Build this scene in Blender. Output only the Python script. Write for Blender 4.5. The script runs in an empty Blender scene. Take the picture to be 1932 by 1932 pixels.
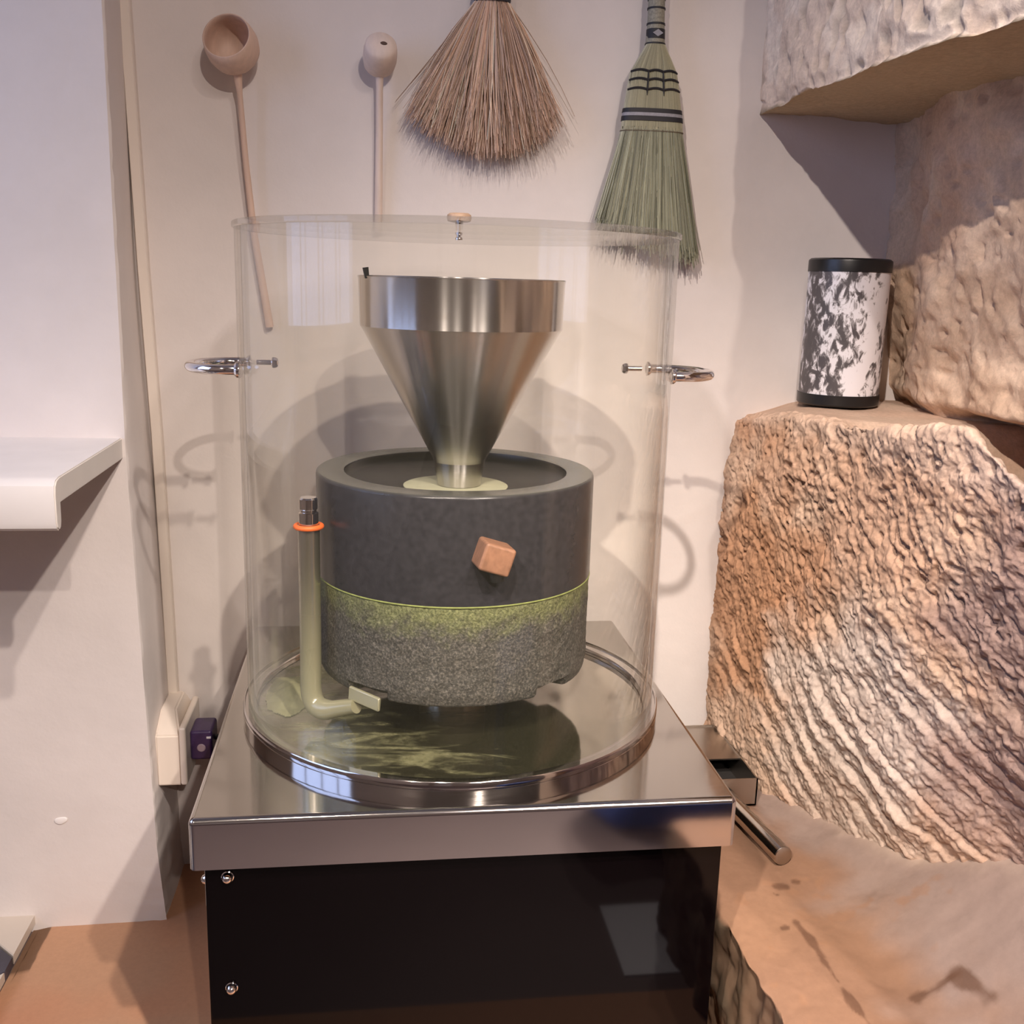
import bpy, bmesh, math, random
import numpy as np
from mathutils import Vector, Matrix

scene = bpy.context.scene
COL = scene.collection
PI = math.pi
rng = random.Random(7)

# ------------------------------------------------------------------ camera
cam_data = bpy.data.cameras.new('camera')
cam = bpy.data.objects.new('camera', cam_data)
COL.objects.link(cam)
cam_data.sensor_width = 36.0
cam_data.lens = 1924.37 * 36.0 / 1932.0
cam_data.clip_start = 0.02
YAW, PITCH, ROLL = 0.1362, 0.2197, 0.0277
_cy, _sy, _cp, _sp, _cr, _sr = math.cos(YAW), math.sin(YAW), math.cos(PITCH), math.sin(PITCH), math.cos(ROLL), math.sin(ROLL)
_f = Vector((_sy * _cp, _cy * _cp, -_sp))
_r0 = Vector((_cy, -_sy, 0))
_u0 = _r0.cross(_f)
_r = _cr * _r0 + _sr * _u0
_u = -_sr * _r0 + _cr * _u0
cam.matrix_world = Matrix(((_r.x, _u.x, -_f.x, -0.0829), (_r.y, _u.y, -_f.y, -1.0443), (_r.z, _u.z, -_f.z, 0.4457), (0, 0, 0, 1)))
scene.camera = cam

# ------------------------------------------------------------------ view, world, lights
scene.view_settings.view_transform = 'Standard'
scene.view_settings.look = 'None'
scene.view_settings.exposure = 0.05
scene.view_settings.gamma = 1.0
scene.view_settings.use_curve_mapping = False
scene.cycles.max_bounces = 10
scene.cycles.transparent_max_bounces = 24
scene.cycles.caustics_reflective = False
scene.cycles.caustics_refractive = False
scene.cycles.sample_clamp_indirect = 6.0

world = bpy.data.worlds.new('world')
scene.world = world
world.use_nodes = True
world.node_tree.nodes['Background'].inputs['Color'].default_value = (0.62, 0.66, 0.80, 1)
world.node_tree.nodes['Background'].inputs['Strength'].default_value = 0.6


def spot(name, loc, aim, watts, angle, blend, color, radius=0.028):
    d = bpy.data.lights.new(name, 'SPOT')
    d.energy = watts
    d.spot_size = math.radians(angle)
    d.spot_blend = blend
    d.color = color
    d.shadow_soft_size = radius
    o = bpy.data.objects.new(name, d)
    COL.objects.link(o)
    o.location = loc
    o.rotation_euler = (Vector(aim) - Vector(loc)).to_track_quat('-Z', 'Y').to_euler()
    return o


WARM = (1.0, 0.865, 0.775)
spot('ceiling_spot', (-0.35, -2.0, 2.25), (0.52, 0.2, -0.50), 380, 28, 1.0, WARM)
spot('ceiling_spot', (-1.2, -2.6, 2.25), (0.84, 0.1, -0.22), 430, 34, 1.0, WARM)
spot('ceiling_spot', (0.67, -3.9, 2.25), (-0.08, 0.2, 0.22), 165, 28, 1.0, WARM)
spot('ceiling_spot', (1.03, -2.6, 2.25), (-0.35, 0.2, -0.60), 232, 35, 1.0, WARM)
spot('ceiling_spot', (0.72, -2.0, 2.25), (0.05, 0.2, -0.85), 210, 43, 1.0, WARM)
_cl = bpy.data.lights.new('ambient_fill', 'AREA')  # added fill lamp lifting the ambient level; no such fitting in the room
_cl.size = 1.1
_cl.energy = 34
_cl.color = (1.0, 0.84, 0.80)
_co = bpy.data.objects.new('ambient_fill', _cl)
COL.objects.link(_co)
_co.location = (0.9, -3.3, 2.46)
# daylight entering at the window in the outer left wall
_al = bpy.data.lights.new('window_daylight', 'AREA')
_al.shape = 'RECTANGLE'
_al.size, _al.size_y = 1.20, 1.10
_al.energy = 13.5
_al.color = (0.40, 0.54, 1.0)
_ao = bpy.data.objects.new('window_daylight', _al)
COL.objects.link(_ao)
_ao.location = (-1.449, -0.495, 0.90)
_ao.rotation_euler = (0, -PI / 2, 0)

# ------------------------------------------------------------------ helpers: noise, materials, meshes


def _hash(ix, iy, iz):
    n = (ix.astype(np.int64) * 374761393 + iy.astype(np.int64) * 668265263 + iz.astype(np.int64) * 2147483647 // 7) & 0x7fffffff
    n = ((n ^ (n >> 13)) * 1274126177) & 0x7fffffff
    return ((n ^ (n >> 16)) & 0xffff) / 65535.0


def vnoise(P, scale, seed=0.0):
    Q = np.asarray(P, float) * scale + seed * 17.31 + 1000.0
    I = np.floor(Q)
    F = Q - I
    F = F * F * (3 - 2 * F)
    I = I.astype(np.int64)
    out = 0.0
    for dx in (0, 1):
        for dy in (0, 1):
            for dz in (0, 1):
                w = (F[:, 0] if dx else 1 - F[:, 0]) * (F[:, 1] if dy else 1 - F[:, 1]) * (F[:, 2] if dz else 1 - F[:, 2])
                out = out + w * _hash(I[:, 0] + dx, I[:, 1] + dy, I[:, 2] + dz)
    return out * 2 - 1


def fbm(P, scale, octaves=4, seed=0.0):
    a, s, out = 1.0, scale, 0.0
    for k in range(octaves):
        out = out + a * vnoise(P, s, seed + k)
        a *= 0.5
        s *= 2.03
    return out


def sstep(a, b, x):
    t = np.clip((x - a) / (b - a), 0, 1)
    return t * t * (3 - 2 * t)


def new_mat(name):
    m = bpy.data.materials.new(name)
    m.use_nodes = True
    nt = m.node_tree
    return m, nt, nt.nodes['Principled BSDF']


def N(nt, typ, **kw):
    n = nt.nodes.new(typ)
    for k, v in kw.items():
        if k in n.inputs.keys():
            n.inputs[k].default_value = v
        else:
            setattr(n, k, v)
    return n


def ramp(nt, stops, src):
    r = nt.nodes.new('ShaderNodeValToRGB')
    el = r.color_ramp.elements
    while len(el) > 1:
        el.remove(el[-1])
    el[0].position, el[0].color = stops[0][0], (*stops[0][1], 1)
    for p, c in stops[1:]:
        e = el.new(p)
        e.color = (*c, 1)
    nt.links.new(src, r.inputs[0])
    return r.outputs[0]


def noise_tex(nt, scale, detail=4, rough=0.55, vec=None, stretch=None):
    n = N(nt, 'ShaderNodeTexNoise', Scale=scale, Detail=detail, Roughness=rough)
    if vec is None:
        vec = nt.nodes.new('ShaderNodeNewGeometry').outputs['Position']
    if stretch:
        mp = N(nt, 'ShaderNodeMapping')
        mp.inputs['Scale'].default_value = stretch
        nt.links.new(vec, mp.inputs['Vector'])
        vec = mp.outputs[0]
    nt.links.new(vec, n.inputs['Vector'])
    return n.outputs['Fac']


def bump(nt, bsdf, fac, strength, dist):
    b = N(nt, 'ShaderNodeBump', Strength=strength, Distance=dist)
    nt.links.new(fac, b.inputs['Height'])
    nt.links.new(b.outputs[0], bsdf.inputs['Normal'])
    return b


def simple(name, color, rough=0.5, metal=0.0, var=0.0, nscale=60.0, bmp=0.0, stretch=None, spec=None):
    m, nt, b = new_mat(name)
    b.inputs['Base Color'].default_value = (*color, 1)
    b.inputs['Roughness'].default_value = rough
    b.inputs['Metallic'].default_value = metal
    if spec is not None:
        b.inputs['Specular IOR Level'].default_value = spec
    if var or bmp:
        f = noise_tex(nt, nscale, stretch=stretch)
        if var:
            lo = tuple(c * (1 - var) for c in color)
            hi = tuple(min(1, c * (1 + var)) for c in color)
            nt.links.new(ramp(nt, [(0.3, lo), (0.7, hi)], f), b.inputs['Base Color'])
        if bmp:
            bump(nt, b, f, bmp, 0.002)
    return m


def steel(name, color, rough, stretch, amount=0.06, streak=900.0):
    m, nt, b = new_mat(name)
    b.inputs['Base Color'].default_value = (*color, 1)
    b.inputs['Metallic'].default_value = 1.0
    f = noise_tex(nt, 1.0, 3, 0.6, stretch=stretch)
    mr = N(nt, 'ShaderNodeMapRange')
    mr.inputs['To Min'].default_value = max(0.02, rough - amount)
    mr.inputs['To Max'].default_value = rough + amount
    nt.links.new(f, mr.inputs['Value'])
    nt.links.new(mr.outputs[0], b.inputs['Roughness'])
    bump(nt, b, f, 0.015, 0.001)
    return m


def mesh_obj(name, verts, faces, mat=None, parent=None, smooth=False, colors=None):
    me = bpy.data.meshes.new(name)
    me.from_pydata([tuple(v) for v in verts], [], [tuple(int(i) for i in f) for f in faces])
    me.update()
    if smooth:
        me.polygons.foreach_set('use_smooth', [True] * len(me.polygons))
    if colors is not None:
        ca = me.color_attributes.new('Col', 'FLOAT_COLOR', 'POINT')
        c = np.ones((len(verts), 4), np.float32)
        c[:, :3] = colors
        ca.data.foreach_set('color', c.ravel())
    o = bpy.data.objects.new(name, me)
    COL.objects.link(o)
    if mat:
        me.materials.append(mat)
    if parent:
        o.parent = parent
    return o


def bm_obj(name, bm, mat=None, parent=None, smooth=False, autosmooth=None):
    me = bpy.data.meshes.new(name)
    bm.to_mesh(me)
    bm.free()
    if smooth or autosmooth:
        me.polygons.foreach_set('use_smooth', [True] * len(me.polygons))
    o = bpy.data.objects.new(name, me)
    COL.objects.link(o)
    if mat:
        me.materials.append(mat)
    if parent:
        o.parent = parent
    if autosmooth:
        me.set_sharp_from_angle(angle=math.radians(autosmooth))
    return o


def thing(name, label, cat, group=None):
    o = bpy.data.objects.new(name, None)
    o.empty_display_size = 0.02
    COL.objects.link(o)
    return tag(o, label, cat, group)


def tag(o, label, cat, group=None, kind=None):
    o['label'] = label
    o['category'] = cat
    if group:
        o['group'] = group
    if kind:
        o['kind'] = kind
    return o


def box(name, lo, hi, mat, parent=None, bevel=0.0, seg=2, rot=None, center=None):
    bm = bmesh.new()
    bmesh.ops.create_cube(bm, size=1.0)
    lo, hi = Vector(lo), Vector(hi)
    for v in bm.verts:
        v.co = Vector(((v.co.x + .5) * (hi.x - lo.x) + lo.x, (v.co.y + .5) * (hi.y - lo.y) + lo.y, (v.co.z + .5) * (hi.z - lo.z) + lo.z))
    if bevel:
        bmesh.ops.bevel(bm, geom=list(bm.edges), offset=bevel, segments=seg, profile=0.5, affect='EDGES', clamp_overlap=True)
    if rot is not None:
        c = Vector(center) if center is not None else (lo + hi) / 2
        bmesh.ops.rotate(bm, verts=list(bm.verts), cent=c, matrix=rot)
    o = bm_obj(name, bm, mat, parent, autosmooth=40 if bevel else None)
    if bevel:
        o.modifiers.new('weighted', 'WEIGHTED_NORMAL').keep_sharp = True
    return o


def lathe(name, prof, mat, parent=None, seg=64, origin=(0, 0, 0), axis=None, closed=False, smooth=40, jitter=None):
    """prof: list of (r, h); revolves about axis through origin. closed joins last to first."""
    V, F = [], []
    n = len(prof)
    idx = []
    for (r, h) in prof:
        if r < 1e-7:
            idx.append([len(V)])
            V.append((0, 0, h))
        else:
            s = len(V)
            idx.append(list(range(s, s + seg)))
            for k in range(seg):
                a = 2 * PI * k / seg
                V.append((r * math.cos(a), r * math.sin(a), h))
    pairs = [(i, i + 1) for i in range(n - 1)] + ([(n - 1, 0)] if closed else [])
    for i, j in pairs:
        A, B = idx[i], idx[j]
        for k in range(seg):
            l = (k + 1) % seg
            if len(A) == 1 and len(B) == 1:
                continue
            if len(A) == 1:
                F.append((A[0], B[l], B[k]))
            elif len(B) == 1:
                F.append((A[k], A[l], B[0]))
            else:
                F.append((A[k], A[l], B[l], B[k]))
    V = np.array(V, float)
    if jitter is not None:
        V = jitter(V)
    if axis is not None:
        q = Vector((0, 0, 1)).rotation_difference(Vector(axis).normalized()).to_matrix()
        V = V @ np.array(q).T
    V = V + np.array(origin)
    bm = bmesh.new()
    vs = [bm.verts.new(v) for v in V]
    for f in F:
        bm.faces.new([vs[i] for i in f])
    bmesh.ops.recalc_face_normals(bm, faces=list(bm.faces))
    return bm_obj(name, bm, mat, parent, autosmooth=smooth)


def tube(name, pts, radii, mat, parent=None, seg=12, cap=True, flat=None):
    P = [Vector(p) for p in pts]
    if not hasattr(radii, '__len__'):
        radii = [radii] * len(P)
    V, F = [], []
    prev = None
    for i, p in enumerate(P):
        t = (P[min(i + 1, len(P) - 1)] - P[max(i - 1, 0)]).normalized()
        if prev is None:
            ref = Vector((0, 0, 1)) if abs(t.z) < 0.9 else Vector((0, 1, 0))
            n = t.cross(ref).normalized()
        else:
            n = (prev - t * prev.dot(t)).normalized()
        prev = n
        b = t.cross(n)
        for k in range(seg):
            a = 2 * PI * k / seg
            V.append(p + radii[i] * (math.cos(a) * n + math.sin(a) * b * (flat or 1)))
    for i in range(len(P) - 1):
        for k in range(seg):
            l = (k + 1) % seg
            F.append((i * seg + k, i * seg + l, (i + 1) * seg + l, (i + 1) * seg + k))
    if cap:
        F.append(tuple(range(seg))[::-1])
        F.append(tuple((len(P) - 1) * seg + k for k in range(seg)))
    o = mesh_obj(name, V, F, mat, parent, smooth=True)
    o.data.set_sharp_from_angle(angle=math.radians(50))
    return o


def arc_pts(p0, corner, p1, r, n=8):
    """polyline p0 -> p1 with the corner rounded by radius-like distance r (quadratic blend)"""
    p0, c, p1 = Vector(p0), Vector(corner), Vector(p1)
    a = c + (p0 - c).normalized() * r
    b = c + (p1 - c).normalized() * r
    out = [p0]
    for i in range(n + 1):
        t = i / n
        out.append((1 - t) ** 2 * a + 2 * t * (1 - t) * c + t * t * b)
    out.append(p1)
    return out


def grid_faces(nu, nv, flip=False):
    i = np.arange(nu - 1)[:, None]
    j = np.arange(nv - 1)[None, :]
    a = (i * nv + j).ravel()
    f = np.stack([a, a + 1, a + nv + 1, a + nv], 1)
    return f[:, ::-1] if flip else f


def grid_normals(G):
    du = np.gradient(G, axis=0)
    dv = np.gradient(G, axis=1)
    n = np.cross(du, dv)
    return n / (np.linalg.norm(n, axis=2, keepdims=True) + 1e-12)


# ------------------------------------------------------------------ materials
def plaster(name, color, bs=0.25):
    m, nt, b = new_mat(name)
    f = noise_tex(nt, 6.0, 5, 0.6)
    lo = tuple(c * 0.95 for c in color)
    hi = tuple(min(1, c * 1.03) for c in color)
    nt.links.new(ramp(nt, [(0.35, lo), (0.65, hi)], f), b.inputs['Base Color'])
    b.inputs['Roughness'].default_value = 0.62
    b.inputs['Specular IOR Level'].default_value = 0.3
    f2 = noise_tex(nt, 28.0, 5, 0.55)
    bump(nt, b, f2, bs, 0.004)
    return m


M_WALL = plaster('cream_wall_paint', (0.76, 0.70, 0.665))
M_CEIL = plaster('ceiling_paint', (0.7, 0.66, 0.62))
M_GLOSSWHITE = simple('white_gloss_paint', (0.80, 0.76, 0.72), 0.35, var=0.03, nscale=20)
M_PLASTIC = simple('cream_plastic', (0.82, 0.73, 0.64), 0.4)
M_STEEL_TOP = steel('brushed_steel_sheet', (0.52, 0.495, 0.465), 0.085, (6, 220, 220), 0.03)
M_STEEL_APRON = steel('polished_steel_edge', (0.66, 0.63, 0.62), 0.10, (4, 4, 60), 0.04)
M_STEEL_RING = steel('turned_steel', (0.58, 0.55, 0.53), 0.07, (20, 20, 900), 0.04)
M_FUNNEL = steel('spun_steel', (0.58, 0.555, 0.54), 0.13, (60, 60, 700), 0.05)
_nt = M_FUNNEL.node_tree
_b = _nt.nodes['Principled BSDF']
for _l in list(_nt.links):
    if _l.to_node == _b and _l.to_socket.name in ('Roughness', 'Normal'):
        _nt.links.remove(_l)
_b.inputs['Roughness'].default_value = 0.21
_b.inputs['Anisotropic'].default_value = 1.0
_b.inputs['Anisotropic Rotation'].default_value = 0.25
_tg = _nt.nodes.new('ShaderNodeTangent')
_tg.direction_type = 'RADIAL'
_tg.axis = 'Z'
_nt.links.new(_tg.outputs[0], _b.inputs['Tangent'])
M_CHROME = simple('chrome', (0.80, 0.77, 0.76), 0.06, 1.0)
M_BAR = steel('satin_steel_bar', (0.62, 0.56, 0.50), 0.16, (300, 20, 300), 0.05)
M_TRAY = steel('dull_steel_sheet', (0.50, 0.45, 0.40), 0.30, (30, 30, 30), 0.05)
M_TRAYDARK = simple('dark_tray_floor', (0.03, 0.027, 0.025), 0.6)
M_BLACK = simple('black_gloss_panel', (0.0015, 0.0008, 0.001), 0.05, spec=0.24)
M_BLACKPLASTIC = simple('black_plastic', (0.008, 0.008, 0.009), 0.35)
M_PURPLE = simple('purple_plastic', (0.055, 0.028, 0.10), 0.35, var=0.15, nscale=80)
M_PEGWOOD = simple('orange_wood', (0.26, 0.128, 0.075), 0.55, var=0.25, nscale=90, stretch=(1, 6, 1))
M_KNOBWOOD = simple('pale_wood', (0.40, 0.27, 0.18), 0.5, var=0.15, nscale=150)
M_LADLE = simple('ladle_wood', (0.68, 0.49, 0.385), 0.55, var=0.07, nscale=40, bmp=0.1, stretch=(4, 4, 0.7))
M_SCOOP = simple('scoop_wood', (0.74, 0.61, 0.53), 0.55, var=0.06, nscale=40, bmp=0.1, stretch=(4, 4, 0.7))
M_DARKHOLE = simple('dark_hole', (0.10, 0.06, 0.045), 0.8)
M_ORANGE = simple('orange_rubber', (0.85, 0.16, 0.03), 0.5)
M_DARKMETAL = simple('dark_metal', (0.02, 0.02, 0.022), 0.4, 0.6)
M_FEED = simple('cream_feed_disc', (0.33, 0.325, 0.22), 0.7, var=0.06, nscale=60)
M_BAG = simple('blue_cloth', (0.05, 0.08, 0.22), 0.8, var=0.3, nscale=25, bmp=0.3)
M_PAPER = simple('white_card', (0.80, 0.80, 0.84), 0.6)
M_DOOR = simple('white_door_paint', (0.72, 0.70, 0.70), 0.4)
M_SHOE = simple('dark_leather', (0.03, 0.025, 0.028), 0.5)


def mat_glass(name='clear_acrylic', dust=0.006):
    m = bpy.data.materials.new(name)
    m.use_nodes = True
    nt = m.node_tree
    nt.nodes.clear()
    out = nt.nodes.new('ShaderNodeOutputMaterial')
    lw = N(nt, 'ShaderNodeLayerWeight')
    lw.inputs['Blend'].default_value = 0.5
    pw = N(nt, 'ShaderNodeMath', operation='POWER')
    nt.links.new(lw.outputs['Facing'], pw.inputs[0])
    pw.inputs[1].default_value = 4.0
    mr = N(nt, 'ShaderNodeMapRange')
    mr.inputs['To Min'].default_value = 0.026
    mr.inputs['To Max'].default_value = 0.75
    nt.links.new(pw.outputs[0], mr.inputs['Value'])
    tr = N(nt, 'ShaderNodeBsdfTransparent')
    tr.inputs['Color'].default_value = (0.995, 0.993, 0.980, 1)
    gl = N(nt, 'ShaderNodeBsdfGlossy')
    gl.inputs['Roughness'].default_value = 0.015
    mx = nt.nodes.new('ShaderNodeMixShader')
    nt.links.new(mr.outputs[0], mx.inputs[0])
    nt.links.new(tr.outputs[0], mx.inputs[1])
    nt.links.new(gl.outputs[0], mx.inputs[2])
    # fine tea dust clinging to the acrylic, thickest low on the side of the scraper
    geo = nt.nodes.new('ShaderNodeNewGeometry')
    sep = nt.nodes.new('ShaderNodeSeparateXYZ')
    nt.links.new(geo.outputs['Position'], sep.inputs[0])
    fz = N(nt, 'ShaderNodeMapRange', interpolation_type='SMOOTHSTEP')
    fz.inputs['From Min'].default_value = 0.13
    fz.inputs['From Max'].default_value = 0.0
    nt.links.new(sep.outputs['Z'], fz.inputs['Value'])
    fx = N(nt, 'ShaderNodeMapRange', interpolation_type='SMOOTHSTEP')
    fx.inputs['From Min'].default_value = -0.06
    fx.inputs['From Max'].default_value = -0.20
    nt.links.new(sep.outputs['X'], fx.inputs['Value'])
    nz = noise_tex(nt, 22.0, 3, 0.5, vec=geo.outputs['Position'])
    m1 = N(nt, 'ShaderNodeMath', operation='MULTIPLY')
    nt.links.new(fz.outputs[0], m1.inputs[0])
    nt.links.new(fx.outputs[0], m1.inputs[1])
    m2 = N(nt, 'ShaderNodeMath', operation='MULTIPLY')
    nt.links.new(m1.outputs[0], m2.inputs[0])
    nt.links.new(nz, m2.inputs[1])
    m3 = N(nt, 'ShaderNodeMath', operation='MULTIPLY_ADD')
    nt.links.new(m2.outputs[0], m3.inputs[0])
    m3.inputs[1].default_value = 0.30 if dust else 0.0
    m3.inputs[2].default_value = dust
    df = N(nt, 'ShaderNodeBsdfDiffuse')
    df.inputs['Color'].default_value = (0.62, 0.62, 0.42, 1)
    mx2 = nt.nodes.new('ShaderNodeMixShader')
    nt.links.new(m3.outputs[0], mx2.inputs[0])
    nt.links.new(mx.outputs[0], mx2.inputs[1])
    nt.links.new(df.outputs[0], mx2.inputs[2])
    nt.links.new(mx2.outputs[0], out.inputs['Surface'])
    return m


M_GLASS = mat_glass()
M_LID = mat_glass('clear_acrylic_lid', 0.0)


def mat_upper_stone():
    m, nt, b = new_mat('slate_millstone')
    f = noise_tex(nt, 140.0, 5, 0.6)
    c = ramp(nt, [(0.25, (0.016, 0.0158, 0.020)), (0.75, (0.034, 0.033, 0.039))], f)
    # pale tea dust lying on upward faces
    geo = nt.nodes.new('ShaderNodeNewGeometry')
    sep = nt.nodes.new('ShaderNodeSeparateXYZ')
    nt.links.new(geo.outputs['Normal'], sep.inputs[0])
    up = N(nt, 'ShaderNodeMapRange', interpolation_type='SMOOTHSTEP')
    up.inputs['From Min'].default_value = 0.4
    up.inputs['From Max'].default_value = 1.0
    up.inputs['To Max'].default_value = 0.5
    nt.links.new(sep.outputs['Z'], up.inputs['Value'])
    sp2 = nt.nodes.new('ShaderNodeSeparateXYZ')
    nt.links.new(geo.outputs['Position'], sp2.inputs[0])
    hi = N(nt, 'ShaderNodeMapRange', interpolation_type='SMOOTHSTEP')
    hi.inputs['From Min'].default_value = 0.2525
    hi.inputs['From Max'].default_value = 0.2565
    nt.links.new(sp2.outputs['Z'], hi.inputs['Value'])
    mu = N(nt, 'ShaderNodeMath', operation='MULTIPLY')
    nt.links.new(up.outputs[0], mu.inputs[0])
    nt.links.new(hi.outputs[0], mu.inputs[1])
    mx = N(nt, 'ShaderNodeMix', data_type='RGBA')
    nt.links.new(mu.outputs[0], mx.inputs['Factor'])
    nt.links.new(c, mx.inputs['A'])
    mx.inputs['B'].default_value = (0.15, 0.15, 0.12, 1)
    nt.links.new(mx.outputs['Result'], b.inputs['Base Color'])
    b.inputs['Roughness'].default_value = 0.26
    b.inputs['Specular IOR Level'].default_value = 0.3
    bump(nt, b, f, 0.05, 0.001)
    return m


def mat_lower_stone():
    m, nt, b = new_mat('granite_with_tea_powder')
    geo = nt.nodes.new('ShaderNodeNewGeometry')
    f = noise_tex(nt, 420.0, 4, 0.7)
    c = ramp(nt, [(0.32, (0.015, 0.0145, 0.0125)), (0.5, (0.048, 0.0455, 0.039)), (0.68, (0.145, 0.132, 0.112))], f)
    sep = nt.nodes.new('ShaderNodeSeparateXYZ')
    nt.links.new(geo.outputs['Position'], sep.inputs[0])
    f2 = noise_tex(nt, 45.0, 6, 0.75)
    ad = N(nt, 'ShaderNodeMath', operation='MULTIPLY_ADD')
    nt.links.new(f2, ad.inputs[0])
    ad.inputs[1].default_value = 0.085
    nt.links.new(sep.outputs['Z'], ad.inputs[2])
    g = N(nt, 'ShaderNodeMapRange', interpolation_type='SMOOTHSTEP')
    g.inputs['From Min'].default_value = 0.158
    g.inputs['From Max'].default_value = 0.196
    g.inputs['To Max'].default_value = 0.72
    nt.links.new(ad.outputs[0], g.inputs['Value'])
    gc = ramp(nt, [(0.35, (0.070, 0.082, 0.024)), (0.65, (0.23, 0.25, 0.09))], f)
    mx = N(nt, 'ShaderNodeMix', data_type='RGBA')
    nt.links.new(g.outputs[0], mx.inputs['Factor'])
    nt.links.new(c, mx.inputs['A'])
    nt.links.new(gc, mx.inputs['B'])
    nt.links.new(mx.outputs['Result'], b.inputs['Base Color'])
    b.inputs['Roughness'].default_value = 0.75
    bump(nt, b, noise_tex(nt, 300.0, 3, 0.7), 0.6, 0.002)
    return m


def mat_base_disc():
    """steel sweep plate with streaks of spilled tea powder"""
    m, nt, b = new_mat('steel_with_powder_streaks')
    geo = nt.nodes.new('ShaderNodeNewGeometry')
    pos = geo.outputs['Position']
    wv = N(nt, 'ShaderNodeTexNoise', Scale=6.5, Detail=6.0, Roughness=0.62, Distortion=1.8)
    mp = N(nt, 'ShaderNodeMapping')
    mp.inputs['Scale'].default_value = (1.0, 3.2, 1.0)
    mp.inputs['Rotation'].default_value = (0, 0, 0.25)
    nt.links.new(pos, mp.inputs['Vector'])
    nt.links.new(mp.outputs[0], wv.inputs['Vector'])
    sep = nt.nodes.new('ShaderNodeSeparateXYZ')
    nt.links.new(pos, sep.inputs[0])
    fx = N(nt, 'ShaderNodeMapRange', interpolation_type='SMOOTHSTEP')
    fx.inputs['From Min'].default_value = 0.16
    fx.inputs['From Max'].default_value = -0.19
    fx.inputs['To Min'].default_value = -0.10
    fx.inputs['To Max'].default_value = 0.14
    nt.links.new(sep.outputs['X'], fx.inputs['Value'])
    ad = N(nt, 'ShaderNodeMath', operation='ADD')
    nt.links.new(wv.outputs['Fac'], ad.inputs[0])
    nt.links.new(fx.outputs[0], ad.inputs[1])
    fac = N(nt, 'ShaderNodeMapRange', interpolation_type='SMOOTHSTEP')
    fac.inputs['From Min'].default_value = 0.52
    fac.inputs['From Max'].default_value = 0.74
    fac.inputs['To Min'].default_value = 0.05
    fac.inputs['To Max'].default_value = 0.60
    nt.links.new(ad.outputs[0], fac.inputs['Value'])
    b.inputs['Base Color'].default_value = (0.50, 0.47, 0.42, 1)
    b.inputs['Metallic'].default_value = 1.0
    b.inputs['Roughness'].default_value = 0.07
    df = N(nt, 'ShaderNodeBsdfDiffuse')
    f = noise_tex(nt, 160.0, 3, 0.6)
    nt.links.new(ramp(nt, [(0.3, (0.17, 0.17, 0.085)), (0.7, (0.30, 0.29, 0.16))], f), df.inputs['Color'])
    mx = nt.nodes.new('ShaderNodeMixShader')
    nt.links.new(fac.outputs[0], mx.inputs[0])
    nt.links.new(b.outputs[0], mx.inputs[1])
    nt.links.new(df.outputs[0], mx.inputs[2])
    nt.links.new(mx.outputs[0], nt.nodes['Material Output'].inputs['Surface'])
    return m


def mat_scraper():
    """steel tube dusted with pale tea powder towards its foot"""
    m, nt, b = new_mat('powdered_steel_tube')
    geo = nt.nodes.new('ShaderNodeNewGeometry')
    sep = nt.nodes.new('ShaderNodeSeparateXYZ')
    nt.links.new(geo.outputs['Position'], sep.inputs[0])
    fz = N(nt, 'ShaderNodeMapRange', interpolation_type='SMOOTHSTEP')
    fz.inputs['From Min'].default_value = 0.20
    fz.inputs['From Max'].default_value = 0.05
    fz.inputs['To Min'].default_value = 0.12
    fz.inputs['To Max'].default_value = 0.8
    nt.links.new(sep.outputs['Z'], fz.inputs['Value'])
    b.inputs['Base Color'].default_value = (0.62, 0.59, 0.55, 1)
    b.inputs['Metallic'].default_value = 1.0
    b.inputs['Roughness'].default_value = 0.25
    df = N(nt, 'ShaderNodeBsdfDiffuse')
    df.inputs['Color'].default_value = (0.27, 0.262, 0.165, 1)
    mx = nt.nodes.new('ShaderNodeMixShader')
    nt.links.new(fz.outputs[0], mx.inputs[0])
    nt.links.new(b.outputs[0], mx.inputs[1])
    nt.links.new(df.outputs[0], mx.inputs[2])
    nt.links.new(mx.outputs[0], nt.nodes['Material Output'].inputs['Surface'])
    return m


def mat_vcol(name, rough=0.85, fine=170.0, bs=0.5, bd=0.003, var=0.20, spec=0.25):
    """surface whose stain colours are stored per vertex, with fine grain on top"""
    m, nt, b = new_mat(name)
    at = N(nt, 'ShaderNodeVertexColor', layer_name='Col')
    f = noise_tex(nt, fine, 8, 0.7)
    g = ramp(nt, [(0.25, (1 - var,) * 3), (0.75, (1 + var,) * 3)], f)
    mx = N(nt, 'ShaderNodeMix', data_type='RGBA', blend_type='MULTIPLY')
    mx.inputs['Factor'].default_value = 1.0
    nt.links.new(at.outputs['Color'], mx.inputs['A'])
    nt.links.new(g, mx.inputs['B'])
    nt.links.new(mx.outputs['Result'], b.inputs['Base Color'])
    b.inputs['Roughness'].default_value = rough
    b.inputs['Specular IOR Level'].default_value = spec
    bump(nt, b, f, bs, bd)
    return m


M_ROCK = mat_vcol('sandstone')
M_LEDGE = mat_vcol('worn_sandstone', 0.7, 160.0, 0.12, 0.0012, 0.07)
M_STRAW = mat_vcol('straw', 0.6, 400.0, 0.0, 0.001, 0.05)
M_TERRA = simple('terracotta', (0.50, 0.255, 0.15), 0.55, var=0.10, nscale=7, bmp=0.03)
M_TILE_CREAM = simple('cream_tile', (0.62, 0.55, 0.47), 0.35, var=0.04, nscale=9)
M_TILE_DARK = simple('navy_black_tile', (0.045, 0.042, 0.06), 0.4, var=0.2, nscale=60)
M_GROUT = simple('grout', (0.42, 0.37, 0.32), 0.8)


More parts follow.
